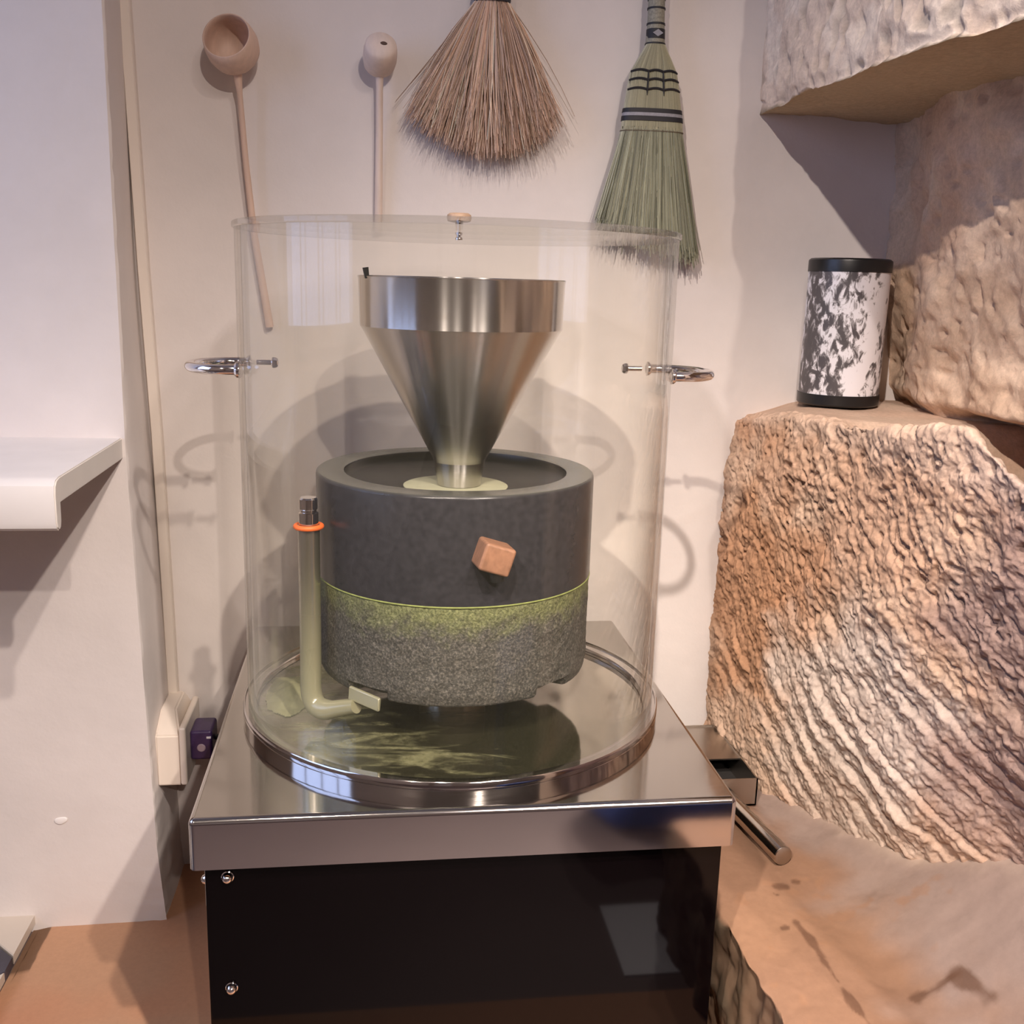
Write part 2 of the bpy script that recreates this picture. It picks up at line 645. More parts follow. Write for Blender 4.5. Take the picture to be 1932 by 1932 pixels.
def mat_canister():
    m, nt, b = new_mat('marbled_print')
    tc = nt.nodes.new('ShaderNodeTexCoord')
    w = N(nt, 'ShaderNodeTexNoise', Scale=105.0, Detail=6.0, Roughness=0.62, Distortion=0.5)
    mp = N(nt, 'ShaderNodeMapping')
    mp.inputs['Rotation'].default_value = (0.2, 0.7, 0.3)
    mp.inputs['Scale'].default_value = (1.0, 1.0, 0.55)
    nt.links.new(tc.outputs['Object'], mp.inputs['Vector'])
    nt.links.new(mp.outputs[0], w.inputs['Vector'])
    w2 = N(nt, 'ShaderNodeTexNoise', Scale=15.0, Detail=1.0, Roughness=0.5, Distortion=0.6)
    nt.links.new(mp.outputs[0], w2.inputs['Vector'])
    ad = N(nt, 'ShaderNodeMath', operation='MULTIPLY_ADD')
    nt.links.new(w2.outputs['Fac'], ad.inputs[0])
    ad.inputs[1].default_value = 0.75
    sub = N(nt, 'ShaderNodeMath', operation='SUBTRACT')
    nt.links.new(w.outputs['Fac'], sub.inputs[0])
    sub.inputs[1].default_value = 0.5
    nt.links.new(sub.outputs[0], ad.inputs[2])
    nt.links.new(ramp(nt, [(0.0, (0.06, 0.055, 0.06)), (0.31, (0.09, 0.08, 0.085)), (0.36, (0.34, 0.32, 0.33)), (0.41, (0.76, 0.74, 0.78))], ad.outputs[0]), b.inputs['Base Color'])
    b.inputs['Roughness'].default_value = 0.4
    return m


M_CAN = mat_canister()

# ------------------------------------------------------------------ setting: white walls
WALL_Y = 0.29


def rough_wall(name, x0, x1, z0, z1, y, thick, mat, nx, nz, amp=0.002):
    xs = np.linspace(x0, x1, nx)
    zs = np.linspace(z0, z1, nz)
    X, Z = np.meshgrid(xs, zs, indexing='ij')
    P = np.stack([X.ravel(), np.zeros(X.size), Z.ravel()], 1)
    d = fbm(P, 4.0, 3, 3.0) * amp
    V = np.stack([X.ravel(), y - np.abs(d), Z.ravel()], 1)
    F = list(grid_faces(nx, nz, True))
    n = len(V)
    V = list(V) + [(x0, y + thick, z0), (x1, y + thick, z0), (x1, y + thick, z1), (x0, y + thick, z1)]
    F = [tuple(f) for f in F] + [(n, n + 1, n + 2, n + 3)]
    return mesh_obj(name, V, F, mat, None, smooth=True)


o = rough_wall('wall_back', -0.5, 0.72, -0.40, 2.5, WALL_Y, 0.1, M_WALL, 40, 90, 0.0015)
tag(o, 'cream plastered back wall of the alcove behind the mill', 'wall', kind='structure')

# left pillar: front face at y = 0.16, side face running back to the alcove wall
cz = np.array([-0.40, -0.36, -0.258, 0.248, 0.709, 2.5])
cx = np.array([-0.346, -0.347, -0.354, -0.365, -0.364, -0.364])
zs = np.concatenate([np.linspace(-0.40, -0.12, 70), np.linspace(-0.115, 0.9, 90), np.linspace(0.95, 2.5, 16)])
edge = np.interp(zs, cz, cx)
cols = [(-1.40, 0.16), (-1.0, 0.16), (-0.75, 0.16), (-0.6, 0.16), (-0.5, 0.16), (-0.45, 0.16), (-0.42, 0.16), (-0.395, 0.16), (-0.38, 0.16), (-0.37, 0.16), ('e', 0.1602), ('c', 0.1618), ('f', 0.1635), ('f', 0.19), ('f', 0.21), ('f', 0.23), ('f', 0.26), ('f', 0.30)]
G = np.zeros((len(cols), len(zs), 3))
for i, (cxx, cyy) in enumerate(cols):
    for k, z in enumerate(zs):
        if cxx == 'e':
            x = edge[k] - 0.0022
        elif cxx == 'c':
            x = edge[k] - 0.0005
        elif cxx == 'f':
            x = edge[k] - (cyy - 0.17) / 0.12 * 0.010 * sstep(0.12, 0.5, z)
        else:
            x = cxx + (edge[k] + 0.36 if cxx > -0.43 else 0)
            x = min(x, edge[k] - 0.009 - 0.006 * (9 - i))
        G[i, k] = (x, cyy, z)
P = G.reshape(-1, 3)
n0 = fbm(P, 5.0, 3, 5.0) * 0.0012
crumble = sstep(-0.24, -0.34, P[:, 2]) * sstep(-0.40, -0.36, P[:, 0])
ragged = fbm(P, 45.0, 3, 9.0)
near_edge = np.exp(-((P[:, 0] + 0.36) / 0.012) ** 2) * np.exp(-((P[:, 1] - 0.165) / 0.012) ** 2)
P[:, 0] -= (crumble * (0.5 + 0.5 * ragged) * 0.006 + near_edge * np.abs(ragged) * 0.002) * (P[:, 1] > 0.1605)
P[:, 1] += -n0 * (P[:, 1] < 0.1605) + crumble * np.abs(ragged) * 0.003 * (P[:, 1] < 0.19)
o = mesh_obj('wall_left', P, grid_faces(len(cols), len(zs), True), M_WALL, None, smooth=True)
o.data.set_sharp_from_angle(angle=math.radians(24))
tag(o, 'cream painted wall beside the alcove, with chipped corner', 'wall', kind='structure')
# paint blob on that wall
bm = bmesh.new()
bmesh.ops.create_uvsphere(bm, u_segments=20, v_segments=10, radius=1.0)
for v in bm.verts:
    a = math.atan2(v.co.z, v.co.x)
    k = 1 + 0.12 * math.sin(2 * a + 0.6) + 0.06 * math.sin(3 * a)
    v.co = Vector((v.co.x * 0.0075 * k - 0.468, v.co.y * 0.0012 + 0.1590, v.co.z * 0.0052 * k - 0.214))
bm_obj('paint_spot', bm, simple('fresh_white_paint', (0.9, 0.86, 0.83), 0.3), o, smooth=True)

# outer room shell (only mirrored in steel and acrylic)
o = box('ceiling', (-1.45, -5.3, 2.5), (3.1, 0.45, 2.6), M_CEIL)
tag(o, 'pale ceiling of the room', 'ceiling', kind='structure')
o = box('wall_front', (-1.45, -5.3, -0.5), (3.1, -5.2, 2.5), simple('far_wall_paint', (0.42, 0.36, 0.32), 0.7, var=0.05, nscale=3))
tag(o, 'dull plaster wall at the far end of the room', 'wall', kind='structure')
o = box('wall_far_right', (3.0, -5.2, -0.5), (3.1, 0.45, 2.5), simple('right_wall_paint', (0.40, 0.33, 0.28), 0.7))
tag(o, 'plain plaster wall on the far side of the room', 'wall', kind='structure')
# outer left wall with the window opening
wl = bpy.data.objects.new('wall_outer_left', None)
COL.objects.link(wl)
tag(wl, 'plaster wall with the window that gives daylight', 'wall', kind='structure')
WX = -1.40
wy0, wy1, wz0, wz1 = -1.05, 0.06, 0.30, 1.50
box('panel', (WX - 0.1, -5.2, -0.5), (WX, wy0, 2.5), M_WALL, wl)
box('panel', (WX - 0.1, wy1, -0.5), (WX, 0.16, 2.5), M_WALL, wl)
box('panel', (WX - 0.1, wy0, -0.5), (WX, wy1, wz0), M_WALL, wl)
box('panel', (WX - 0.1, wy0, wz1), (WX, wy1, 2.5), M_WALL, wl)
win = bpy.data.objects.new('window_1', None)
COL.objects.link(win)
tag(win, 'white casement window in the outer wall', 'window', kind='structure')
for lo, hi in (((WX - 0.045, wy0, wz0), (WX - 0.02, wy0 + 0.05, wz1)), ((WX - 0.045, wy1 - 0.05, wz0), (WX - 0.02, wy1, wz1)),
               ((WX - 0.045, wy0 + 0.05, wz0), (WX - 0.02, wy1 - 0.05, wz0 + 0.05)), ((WX - 0.045, wy0 + 0.05, wz1 - 0.05), (WX - 0.02, wy1 - 0.05, wz1)),
               *[((WX - 0.045, y - 0.012, wz0 + 0.05), (WX - 0.025, y + 0.012, wz1 - 0.05)) for y in (-0.77, -0.495, -0.22)]):
    box('window_frame', lo, hi, M_GLOSSWHITE, win, 0.004)
box('pane', (WX - 0.038, wy0 + 0.05, wz0 + 0.05), (WX - 0.033, wy1 - 0.05, wz1 - 0.05), M_GLASS, win)
dr = bpy.data.objects.new('door_1', None)  # unseen door put in for a pale reflection on the acrylic
COL.objects.link(dr)
tag(dr, 'unseen white panelled door added at the far end of the room for its reflection', 'door', kind='structure')
box('door_leaf', (-1.15, -5.2, -0.36), (-0.40, -5.16, 1.70), M_DOOR, dr, 0.004)
for k in range(2):
    for z in (0.0, 0.85):
        box('door_panel', (-1.08 + 0.35 * k, -5.165, z - 0.2), (-0.82 + 0.35 * k, -5.152, z + 0.5), M_DOOR, dr, 0.004)
lathe('door_knob', [(0, 0), (0.012, 0), (0.012, 0.03), (0.028, 0.045), (0.02, 0.062), (0, 0.064)], M_CHROME, dr, 20, (-0.47, -5.16, 0.62), (0, 1, 0))

# ------------------------------------------------------------------ floor: terracotta hearth and chequered tiles
fl = bpy.data.objects.new('floor', None)
COL.objects.link(fl)
tag(fl, 'terracotta hearth beside chequered cream and navy floor tiles', 'floor', kind='structure')
xs = np.concatenate([np.linspace(-0.512, -0.47, 40), np.linspace(-0.465, 0.60, 80)])
ys = np.linspace(-0.42, 0.30, 160)
X, Y = np.meshgrid(xs, ys, indexing='ij')
P = np.stack([X.ravel(), Y.ravel(), np.full(X.size, -0.36)], 1)
P[:, 2] += fbm(P, 6.0, 3, 2.0) * 0.0012
edge_in = sstep(-0.485, -0.512, P[:, 0])
P[:, 2] -= edge_in * 0.004
P[:, 0] += (P[:, 0] < -0.505) * fbm(P, 30.0, 2, 4.0) * 0.0015
h = sstep(-0.1, 0.5, fbm(P, 5.0, 4, 11.0))
c = (1 - h[:, None]) * np.array([0.52, 0.27, 0.155]) + h[:, None] * np.array([0.50, 0.285, 0.17])
red = sstep(-0.40, -0.52, P[:, 0]) * sstep(0.08, -0.08, P[:, 1])
c = c * (1 - red[:, None] * 0.6) + red[:, None] * 0.6 * np.array([0.46, 0.19, 0.11])
dark_patch = sstep(-0.488, -0.490, P[:, 0] + 0.001 * fbm(P, 90.0, 2, 8.0)) * sstep(0.072, 0.076, P[:, 1])  # darker patch along the tile edge near the wall
c = c * (1 - dark_patch[:, None] * 0.62)
mesh_obj('hearth_slab', P, grid_faces(120, 160), M_LEDGE, fl, smooth=True, colors=c)
# chequered tiles, laid on the diagonal, left of the hearth
TS = 0.20
tm = {}
for key, mt in (('cream', M_TILE_CREAM), ('dark', M_TILE_DARK)):
    bmt = bmesh.new()
    bmesh.ops.create_cube(bmt, size=1.0)
    for v in bmt.verts:
        v.co = Vector((v.co.x * (TS - 0.002), v.co.y * (TS - 0.002), v.co.z * 0.012))
    bmesh.ops.bevel(bmt, geom=[e for e in bmt.edges if all(v.co.z > 0 for v in e.verts)], offset=0.0012, segments=1, affect='EDGES')
    me = bpy.data.meshes.new('tile')
    bmt.to_mesh(me)
    bmt.free()
    me.materials.append(mt)
    tm[key] = me


def clip_tile(cx_, cy_, key):
    """tile cut along the hearth edge and the wall"""
    bmt = bmesh.new()
    bmt.from_mesh(tm[key])
    bmesh.ops.rotate(bmt, verts=list(bmt.verts), cent=(0, 0, 0), matrix=Matrix.Rotation(TROT, 3, 'Z'))
    bmesh.ops.translate(bmt, verts=list(bmt.verts), vec=(cx_, cy_, -0.349))
    for co, no in (((-0.508, 0, 0), (1, 0, 0)), ((0, 0.165, 0), (0, 1, 0)), ((WX, 0, 0), (-1, 0, 0))):
        g = list(bmt.verts) + list(bmt.edges) + list(bmt.faces)
        r = bmesh.ops.bisect_plane(bmt, geom=g, plane_co=co, plane_no=no, clear_outer=True)
        ed = [e for e in r['geom_cut'] if isinstance(e, bmesh.types.BMEdge)]
        if ed:
            try:
                bmesh.ops.edgeloop_fill(bmt, edges=ed)
            except Exception:
                pass
    if not bmt.faces:
        bmt.free()
        return
    bm_obj('tile', bmt, tm[key].materials[0], fl)


# the dark tile's right-hand corner stands at (-0.497, 0.070)
TROT = math.radians(45)
H = TS / math.sqrt(2)
corner = Vector((-0.4945, 0.066))
c0 = corner - Vector((H, 0))
e1 = Vector((math.cos(TROT), math.sin(TROT))) * TS
e2 = Vector((-math.sin(TROT), math.cos(TROT))) * TS
for i in range(-9, 10):
    for j in range(-9, 10):
        cc = c0 + e1 * i + e2 * j
        if cc.x - H > -0.51 or cc.x + H < WX + 0.02 or cc.y - H > 0.16 or cc.y < -0.62:
            continue
        key = 'dark' if (i + j) % 2 == 0 else 'cream'
        if cc.x + H > -0.508 or cc.y + H > 0.165 or cc.x - H < WX:
            clip_tile(cc.x, cc.y, key)
        else:
            t = bpy.data.objects.new('tile', tm[key])
            COL.objects.link(t)
            t.parent = fl
            t.location = (cc.x, cc.y, -0.349)
            t.rotation_euler = (0, 0, TROT)
box('floor_bed', (-1.45, -5.2, -0.5), (3.05, 0.30, -0.366), simple('dark_floor', (0.15, 0.108, 0.10), 0.6, var=0.1, nscale=4), fl)

# window sill board projecting from the left wall
sl = bpy.data.objects.new('trim_1', None)
COL.objects.link(sl)
tag(sl, 'white painted sill board with a rounded downturned lip on the left wall', 'sill', kind='structure')
prof = [(0.165, 0.262), (-0.078, 0.262), (-0.087, 0.2605), (-0.0925, 0.256), (-0.0945, 0.248), (-0.0945, 0.222), (-0.0925, 0.2165), (-0.088, 0.2135), (-0.083, 0.2155), (-0.0805, 0.221), (-0.0795, 0.238), (0.165, 0.238)]
V = [(x, y, z) for x in (-1.40, -0.3705) for (y, z) in prof]
n = len(prof)
F = [tuple(range(n)), tuple(range(2 * n - 1, n - 1, -1))] + [(i, i + n, (i + 1) % n + n, (i + 1) % n) for i in range(n)]
bm = bmesh.new()
vs = [bm.verts.new(v) for v in V]
for f in F:
    bm.faces.new([vs[i] for i in f])
bmesh.ops.recalc_face_normals(bm, faces=list(bm.faces))
bmesh.ops.bevel(bm, geom=[e for e in bm.edges if all(v.co.x > -0.5 for v in e.verts)], offset=0.0012, segments=2, affect='EDGES', clamp_overlap=True)
bm_obj('sill_board', bm, M_GLOSSWHITE, sl, autosmooth=35)

# ------------------------------------------------------------------ stone wall on the right with its niche
wr = bpy.data.objects.new('wall_right', None)
COL.objects.link(wr)
tag(wr, 'rough sandstone wall with a niche and a worn stone ledge', 'wall', kind='structure')

SANDC = np.array([0.60, 0.40, 0.275])


def mixc(c, col, w):
    return c * (1 - w[:, None]) + np.array(col)[None] * w[:, None]


def blob(P, ctr, rad, seed, wob=0.35):
    d = np.linalg.norm((P - np.array(ctr)) / np.array(rad), axis=1)
    return sstep(1.15, 0.55, d + wob * fbm(P, 16.0, 4, seed))


# --- lower block
T = np.array([[.402, .305, .276], [.402, .29, .278], [.405, .168, .301], [.410, 0, .313], [.415, -.129, .324], [.420, -.223, .341], [.430, -.299, .303], [.445, -.45, .30], [.45, -.54, .30]])
B = np.array([[.396, .305, -.24], [.397, .29, -.235], [.420, .141, -.235], [.460, .022, -.22], [.500, -.121, -.185], [.545, -.210, -.13], [.56, -.30, -.10], [.57, -.45, -.07], [.58, -.54, -.05]])
SP = np.array([0, .015, .14, .31, .44, .54, .62, .77, .86])
nu, nv = 640, 430
s = 0.86 * np.linspace(0, 1, nu) ** 1.15
Ti = np.stack([np.interp(s, SP, T[:, k]) for k in range(3)], 1)
Bi = np.stack([np.interp(s, SP, B[:, k]) for k in range(3)], 1)
kk = np.ones(9) / 9
for A in (Ti, Bi):
    for k in range(3):
        A[4:-4, k] = np.convolve(A[:, k], kk, 'valid')
nb = 60
G = np.zeros((nu, nv, 3))
for i in range(nu):
    t, bq = Ti[i], Bi[i]
    back = np.array([0.70, t[1], 0.302 - 0.20 * sstep(0.05, -0.05, t[1])])
    for j in range(nb):
        w = j / nb
        p = back + (np.array([t[0] + 0.0, t[1], t[2]]) - back) * w
        p[2] = back[2] + (t[2] - back[2]) * sstep(0.66, 0.97, np.array(w))
        G[i, j] = p
    w = (np.arange(nv - nb) / (nv - nb - 1))[:, None]
    seg = t[None] * (1 - w) + bq[None] * w
    seg[:, 0] += 0.0 + 0.012 * np.sin(PI * w[:, 0]) * -1
    G[i, nb:] = seg
for _ in range(2):
    K = np.hanning(17)[1:-1]
    K = K / K.sum()
    for k in (0, 1, 2):
        for i in range(nu):
            G[i, 8:-8, k] = np.convolve(G[i, :, k], K, 'same')[8:-8]
P = G.reshape(-1, 3)
Nn = grid_normals(G).reshape(-1, 3)
if Nn[nu // 2 * nv + nv - 50, 0] > 0:
    Nn = -Nn
S = np.repeat(s, nv)
face = np.tile((np.arange(nv) >= nb - 4).astype(float), nu)
zc = P[:, 2]
yc = P[:, 1]
big = fbm(P, 7.0, 3, 1.0)
med = fbm(P, 26.0, 4, 2.0)
fin = fbm(P, 110.0, 3, 3.0)
# slanting tool marks: furrows running down towards the room
u_ = (S + 0.012 * big)
q = (0.80 * u_ + zc + 0.004 * fbm(np.stack([u_, yc * 0, zc], 1), 6.0, 2, 6.0) + 0.0020 * med) / 0.050
qi = np.floor(q)
qf = q - qi
along = (u_ - 0.8 * zc)
gate = vnoise(np.stack([along * 7.0, qi * 3.7, qi * 0], 1), 1.0, 8.0) + 0.25 * vnoise(P, 60.0, 18.0)
saw = np.where(qf < 0.80, qf / 0.80, (1 - qf) / 0.20)
str_lo = 0.15 + 0.85 * sstep(0.14, -0.08, zc + 0.25 * (0.25 - S))
furrow = (saw - 0.5) * sstep(-0.55, 0.25, gate) * str_lo
stre = np.stack([(u_ - 0.6 * zc) * 55, (zc + 0.9 * u_) * 130, P[:, 0] * 0], 1)
pit = sstep(0.30, 0.75, vnoise(stre, 1.0, 4.0)) * (1 - 0.65 * str_lo)
pit2 = sstep(0.32, 0.60, vnoise(P, 125.0, 14.0)) * (0.35 + 0.65 * sstep(-0.3, 0.3, vnoise(P, 18.0, 15.0))) * (1 - 0.7 * str_lo)
med = med * (1 - 0.35 * str_lo)
fin2 = fbm(P, 240.0, 2, 13.0)
disp = face * (0.0075 * big + 0.0034 * med + 0.0022 * fin + 0.0010 * fin2 + 0.0075 * furrow - 0.0062 * pit - 0.0048 * pit2) + (1 - face) * (0.002 * big + 0.0006 * med)
hold = sstep(0.0, 0.03, S)[:]
P2 = P + Nn * (disp * (0.3 + 0.7 * hold))[:, None]
c = np.tile(np.array([0.585, 0.375, 0.255]), (len(P), 1))
c = mixc(c, (0.64, 0.46, 0.335), sstep(-0.2, 0.6, fbm(P, 11.0, 4, 21.0)) * 0.8)
c = mixc(c, (0.47, 0.25, 0.135), blob(P, (0.41, 0.20, 0.06), (0.3, 0.12, 0.20), 31) * 0.85)
c = mixc(c, (0.48, 0.25, 0.135), blob(P, (0.41, 0.08, 0.12), (0.3, 0.12, 0.07), 37) * 0.7)
c = mixc(c, (0.68, 0.59, 0.52), blob(P, (0.45, -0.05, 0.0), (0.3, 0.17, 0.12), 33, 0.3) * 0.75)
c = mixc(c, (0.62, 0.51, 0.425), blob(P, (0.45, -0.02, -0.14), (0.3, 0.16, 0.09), 43, 0.35) * 0.7)
c = mixc(c, (0.36, 0.25, 0.215), sstep(0.45, 0.58, S + 0.06 * fbm(P, 14.0, 3, 35.0) - 0.10 * zc) * 0.9)
c = mixc(c, (0.66, 0.52, 0.42), sstep(0.27, 0.30, zc + 0.01 * med) * 0.45)
c *= 0.93
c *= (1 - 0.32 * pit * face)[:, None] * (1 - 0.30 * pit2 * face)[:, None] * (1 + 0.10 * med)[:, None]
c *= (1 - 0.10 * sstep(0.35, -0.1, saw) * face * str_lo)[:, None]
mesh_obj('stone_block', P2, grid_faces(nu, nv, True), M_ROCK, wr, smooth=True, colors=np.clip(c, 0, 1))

# --- stone at the back of the niche
nu, nv = 200, 130
ys = np.linspace(0.30, -0.54, nu)
zs = np.linspace(0.30, 0.70, nv)
Y, Z = np.meshgrid(ys, zs, indexing='ij')
X = 0.603 - 0.028 * sstep(0.28, 0.12, Y) + 0.07 * sstep(-0.05, -0.5, Y) + 0.012 * np.cos((Z - 0.3) * 9)
X = X + 0.02 * sstep(0.325, 0.30, Z)
G = np.stack([X, Y, Z], 2)
P = G.reshape(-1, 3)
d = 0.014 * fbm(P, 7.0, 3, 41.0) + 0.0055 * fbm(P, 34.0, 4, 42.0) - 0.006 * sstep(0.35, 0.8, vnoise(P, 85.0, 44.0))
P[:, 0] -= d * sstep(0.30, 0.28, P[:, 1])
c = np.tile(np.array([0.60, 0.43, 0.31]), (len(P), 1))
c = mixc(c, (0.72, 0.55, 0.42), sstep(-0.1, 0.6, fbm(P, 18.0, 4, 45.0)) * 0.7)
c = mixc(c, (0.50, 0.30, 0.20), sstep(0.1, 0.7, fbm(P, 9.0, 3, 46.0)) * 0.5)
P[:, 0] += 0.06 * sstep(0.318, 0.303, P[:, 2]) * sstep(0.12, 0.02, P[:, 1])
mesh_obj('stone_block', P, grid_faces(nu, nv, True), M_ROCK, wr, smooth=True, colors=np.clip(c, 0, 1))

# --- lintel above the niche: front face, rough lower arris, flat soffit
LP = np.array([[.405, .30], [.405, .29], [.404, .232], [.402, .06], [.402, -.051], [.410, -.121], [.432, -.197], [.436, -.215], [.45, -.40], [.45, -.54]])
nu = 300
s = np.linspace(0, 1, nu)
cum = np.concatenate([[0], np.cumsum(np.linalg.norm(np.diff(LP, axis=0), axis=1))])
ex = np.interp(s * cum[-1], cum, LP[:, 0])
ey = np.interp(s * cum[-1], cum, LP[:, 1])
nf, ns_ = 110, 70
G = np.zeros((nu, nf + ns_, 3))
zz = 0.665 + (np.linspace(1, 0, nf) ** 1.3) * 0.5
for i in range(nu):
    G[i, :nf, 0] = ex[i]
    G[i, :nf, 1] = ey[i]
    G[i, :nf, 2] = zz
    w = np.linspace(0, 1, ns_ + 1)[1:]
    G[i, nf:, 0] = ex[i] + (0.72 - ex[i]) * w ** 1.4
    G[i, nf:, 1] = ey[i]
    G[i, nf:, 2] = 0.665 + 0.004 * np.sin(w * 5)
P = G.reshape(-1, 3)
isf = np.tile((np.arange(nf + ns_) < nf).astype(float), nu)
big = fbm(P, 9.0, 3, 51.0)
med = fbm(P, 38.0, 4, 52.0)
pit = sstep(0.20, 0.7, vnoise(P * np.array([1, 1, 0.6]), 95.0, 54.0))
chip = np.exp(-((P[:, 2] - 0.665) / 0.012) ** 2) * isf
d = isf * (0.006 * big + 0.005 * med - 0.0065 * pit)
P[:, 0] -= d * sstep(0.295, 0.27, P[:, 1]) - chip * (0.004 + 0.004 * med)
P[:, 2] += (1 - isf) * (0.003 * big + 0.0015 * med) + chip * (0.003 + 0.006 * med)
P[:, 2] += np.exp(-((P[:, 1] - 0.29) / 0.02) ** 2) * chip * 0.012
c = np.tile(np.array([0.72, 0.58, 0.47]), (len(P), 1))
c = mixc(c, (0.82, 0.71, 0.60), sstep(-0.2, 0.5, fbm(P, 24.0, 4, 55.0)) * 0.7 * isf)
c = mixc(c, (0.50, 0.385, 0.24), (1 - isf) * 0.8)  # soffit colour darkened to stand in for the shadow under the lintel
c *= (1 - 0.35 * pit * isf)[:, None]
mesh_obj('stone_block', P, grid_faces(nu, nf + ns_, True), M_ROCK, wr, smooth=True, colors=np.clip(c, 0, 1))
M_SANDPLAIN = simple('plain_sandstone', (0.46, 0.33, 0.235), 0.85, var=0.2, nscale=40, bmp=0.6)
box('wall_top', (0.44, -0.54, 1.14), (0.80, 0.30, 2.5), M_WALL, wr)
box('stone_block', (0.447, -0.54, 0.24), (0.80, -0.350, 0.72), M_SANDPLAIN, wr, 0.012, 3)  # unseen block, added to keep spot light out of the niche hollow
box('wall_core', (0.70, -0.56, -0.5), (0.85, 0.40, 2.5), M_WALL, wr)
box('wall_end', (0.46, -0.64, -0.5), (0.85, -0.54, 2.5), M_SANDPLAIN, wr, 0.012)

# --- worn ledge in front of the lower block
LY = np.array([-.54, -.45, -.30, -.21, -.121, .022, .141, .287, .31])
LX = np.array([.60, .585, .575, .555, .508, .466, .428, .404, .404])
LZ = np.array([-.03, -.045, -.06, -.087, -.147, -.181, -.2, -.2, -.2])
ny, nx, nsk = 260, 150, 40
ys = np.linspace(-0.54, 0.30, ny)
G = np.zeros((ny, nx + nsk, 3))
lw_ = 0.004 * vnoise(np.stack([ys * 0, ys, ys * 0], 1), 18.0, 60.0) + 0.0025 * vnoise(np.stack([ys * 0, ys, ys * 0], 1), 60.0, 61.0)
for i, y in enumerate(ys):
    xr = np.interp(y, LY, LX) + 0.02
    zr = np.interp(y, LY, LZ)
    xl = 0.278 + lw_[i] + 0.006 * sstep(-0.05, -0.35, np.array(y))
    w = np.linspace(0, 1, nx)
    lip = sstep(0.80, 1.0, w)
    G[i, nsk:, 0] = xl + (xr - xl) * w
    G[i, nsk:, 1] = y
    G[i, nsk:, 2] = -0.2 + (zr + 0.2) * sstep(0.38, 1.0, w) + 0.010 * lip - 0.004 * np.exp(-w / 0.02) - 0.006 * np.exp(-((w - 0.70) / 0.10) ** 2)
    ws = np.linspace(0, 1, nsk + 1)[:-1]
    G[i, :nsk, 0] = xl + 0.0 * ws + 0.010 * (1 - ws) * -0.3
    G[i, :nsk, 1] = y
    G[i, :nsk, 2] = -0.37 + (0.164) * ws
P = G.reshape(-1, 3)
Nn = grid_normals(G).reshape(-1, 3)
if Nn[(ny // 2) * (nx + nsk) + nsk + 40, 2] < 0:
    Nn = -Nn
top = np.tile((np.arange(nx + nsk) >= nsk).astype(float), ny)
big = fbm(P, 6.0, 3, 62.0)
med = fbm(P, 30.0, 4, 63.0)
d = top * (0.0022 * big + 0.0010 * med + 0.0003 * fbm(P, 120.0, 2, 64.0)) + (1 - top) * (0.006 * big + 0.006 * med)
P2 = P + Nn * d[:, None]
c = np.tile(np.array([0.26, 0.148, 0.092]), (len(P), 1))
c = mixc(c, (0.295, 0.168, 0.101), sstep(-0.3, 0.5, fbm(P, 8.0, 3, 65.0)) * 0.7)
gx = np.tile(np.concatenate([np.zeros(nsk), np.linspace(0, 1, nx)]), ny)
c = mixc(c, (0.30, 0.225, 0.19), sstep(0.42, 0.75, gx + 0.16 * fbm(P, 12.0, 4, 66.0)) * 0.9 * top)
c = mixc(c, (0.55, 0.43, 0.33), sstep(0.80, 0.95, gx + 0.03 * med) * 0.7 * top)
dark = sstep(0.55, 0.80, fbm(P, 55.0, 3, 67.0)) * sstep(0.1, 0.45, fbm(P, 7.0, 2, 68.0) + 0.25)
c = mixc(c, (0.30, 0.16, 0.09), dark * 0.45 * top)


def streak(P, a, b_, wid, seed):
    a, b_ = np.array(a), np.array(b_)
    ab = b_ - a
    t = np.clip(((P[:, :2] - a) @ ab) / (ab @ ab), 0, 1)
    dd = np.linalg.norm(P[:, :2] - (a + t[:, None] * ab), axis=1)
    return sstep(1.0, 0.3, dd / wid + 0.7 * fbm(P, 45.0, 3, seed))


for k_, (pa, pb, wd) in enumerate((((.355, -.142), (.357, -.198), .0055), ((.357, -.246), (.360, -.293), .0055), ((.356, -.205), (.357, -.235), .0035), ((.361, -.077), (.367, -.078), .0055), ((.381, -.073), (.384, -.074), .0045), ((.418, -.270), (.456, -.270), .007), ((.456, -.270), (.464, -.308), .008), ((.338, -.149), (.341, -.148), .0035), ((.350, -.090), (.353, -.093), .003))):
    c = mixc(c, (0.115, 0.058, 0.034), streak(P, pa, pb, wd, 70 + k_) * 0.8 * top)
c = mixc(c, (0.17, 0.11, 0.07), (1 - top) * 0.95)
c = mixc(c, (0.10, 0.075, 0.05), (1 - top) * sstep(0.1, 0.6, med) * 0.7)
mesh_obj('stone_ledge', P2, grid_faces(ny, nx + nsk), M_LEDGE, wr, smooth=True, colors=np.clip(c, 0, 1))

# ------------------------------------------------------------------ the tea mill
mill = thing('tea_mill', 'tea mill on a black cabinet with steel top and granite lower stone', 'mill')
box('cabinet', (-0.2305, -0.225, -0.36), (0.234, 0.235, -0.004), M_BLACK, mill, 0.0015)
